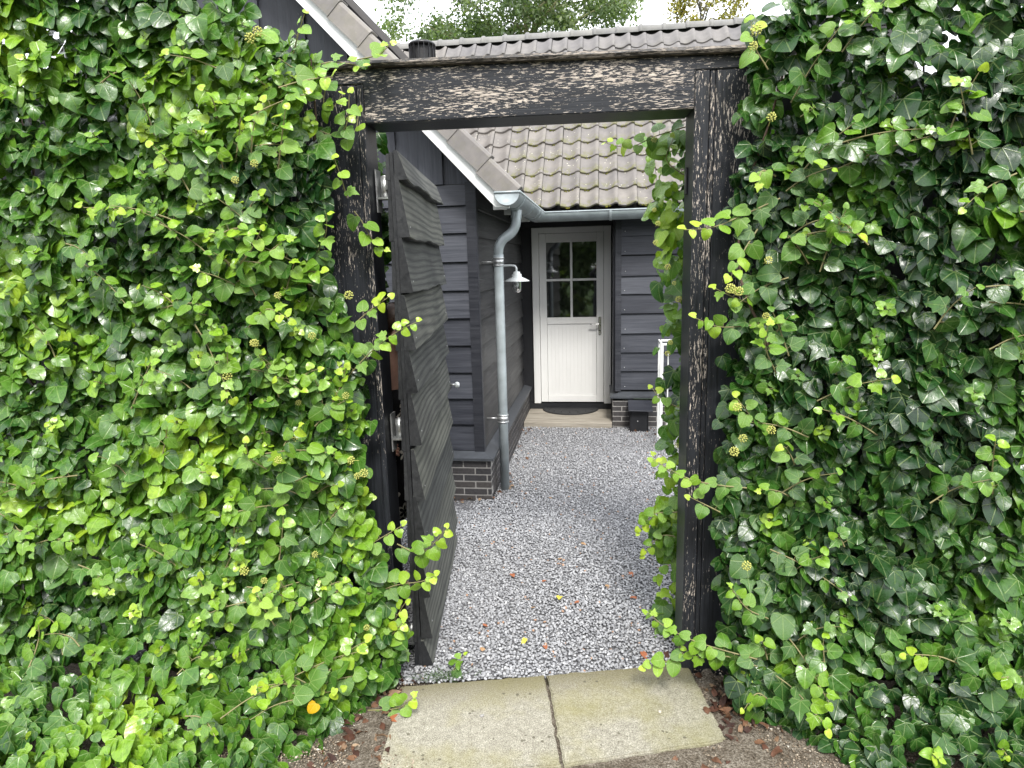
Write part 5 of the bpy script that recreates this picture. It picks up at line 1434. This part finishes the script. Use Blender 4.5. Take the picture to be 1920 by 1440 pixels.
def sandal(root, x, y, s=1.0):
    vs, fs = [], []; pts = [(-.034, .065), (-.04, 0), (-.043, -.10), (-.046, -.16), (-.034, -.20), (-.005, -.208), (.028, -.19), (.044, -.15), (.042, -.08), (.036, 0), (.032, .065), (0, .08)]
    n = len(pts)
    for z in (.004, .022): vs += [((x + a) * s, (y + b) * s, z) for a, b in pts]
    fs = [tuple(range(n)), tuple(range(2 * n - 1, n - 1, -1))] + [(i, i + n, (i + 1) % n + n, (i + 1) % n) for i in range(n)]
    o = link('sandal', fixn(mesh('sandal', vs, fs)), 'cork', root)
    st = [(x + .046 * math.cos(a), y - .085, .02 + .062 * math.sin(a)) for a in np.linspace(0, math.pi, 12)]
    sv = []
    for p_ in st: sv += [(p_[0], p_[1] - .02, p_[2]), (p_[0], p_[1] + .022, p_[2] + .004)]
    b = link('strap', mesh('strap', sv, [(2 * i, 2 * i + 1, 2 * i + 3, 2 * i + 2) for i in range(11)]), 'cork', o); b.modifiers.new('t', 'SOLIDIFY').thickness = .003
    return o
# woman behind the gate leaf
w_ = empty('person', 'person in black dress with white flowers half hidden between left post and gate leaf', 'person', loc=(-1.235, 3.385, .004)); w_.rotation_euler.z = R(62)
figure(w_, 'skin', [((.20, .05, 1.14), (.12, -.15, 1.05), (-.9, -.35, -.1), .5, (0, .7, -.7)), ((-.20, .05, 1.12), (-.14, -.14, .98), (.8, -.45, -.2), .4, (0, .7, -.7))], (.09, .08), (-.09, -.02), .965)
garment('dress', [(.50, .165, .165, 0), (.62, .165, .165, 0), (.80, .165, .16, .005), (.96, .165, .15, .01), (1.06, .15, .125, .005), (1.16, .155, .13, .0), (1.25, .165, .135, 0), (1.37, .185, .105, .012)], 'dress', w_, .26)
hair(w_, .965, 0, True)
sandal(w_, .09, .08, .965); sandal(w_, -.09, -.02, .965)
for o in list(w_.children_recursive):      # she leans towards the gate
    if o.parent is w_:
        off = o.matrix_basis.translation
        for v_ in o.data.vertices:
            z = v_.co.z + off.z
            if z > .9: v_.co.y -= .25 * (z - .9)
rb = link('ribbon', mesh('ribbon', [(-.008, 0, 0), (.014, .002, 0), (.012, -.004, -.06), (-.004, -.006, -.06), (.006, 0, -.13)], [(0, 1, 2, 3), (3, 2, 4)]), 'ribbon', w_, Matrix.Translation((-.10, -.16, .93)) @ Matrix.Rotation(R(-50), 4, 'Z'))
rb.modifiers.new('t', 'SOLIDIFY').thickness = .002
# photographer, standing behind the lens, mirrored in the door glass
ph = empty('person', 'person raising a phone, mirrored in the upper right pane of the door', 'person', loc=(.03, -.44, -.02)); ph.rotation_euler.z = math.pi
ps = 1.09
figure(ph, 'skin2', [((.24, -.12, 1.42), (.085, -.30, 1.62), (-.45, -.45, .75), .6, (-.75, .1, -.3)), ((-.24, -.12, 1.42), (-.085, -.30, 1.62), (.45, -.45, .75), .6, (.75, .1, -.3))], (.1, 0), (-.1, 0), ps)
garment('coat', [(v_[0] * ps, v_[1] * ps, v_[2] * ps, v_[3]) for v_ in [(.12, .19, .13, 0), (.5, .2, .14, 0), (.82, .205, .155, .005), (.96, .19, .15, .01), (1.06, .17, .14, .005), (1.16, .175, .145, .0), (1.25, .185, .145, 0), (1.38, .195, .115, .012), (1.47, .085, .08, .01)]], 'darkcloth', ph)
for sg in (1, -1):
    tube('sleeve', [Vector((sg * .155, .015, 1.40)) * ps, Vector((sg * .21, -.05, 1.40)) * ps, Vector((sg * .24, -.12, 1.42)) * ps, Vector((sg * .12, -.255, 1.565)) * ps], [.075, .062, .056, .046], 'darkcloth', ph, 14)
    box('shoe', (sg * .1 * ps - .05, -.19, .02), (sg * .1 * ps + .05, .09, .11), 'darkcloth', ph, .02)
hair(ph, ps, 0, False)
pho = box('phone', (-.042, -.0, 0), (.042, .009, .16), 'blackmetal', None, .0035); pho.matrix_basis = Matrix.Translation((0, -.05, 1.80)) @ Matrix.Rotation(R(-10), 4, 'X')
tag(pho, 'black phone held up by the mirrored photographer', 'phone')
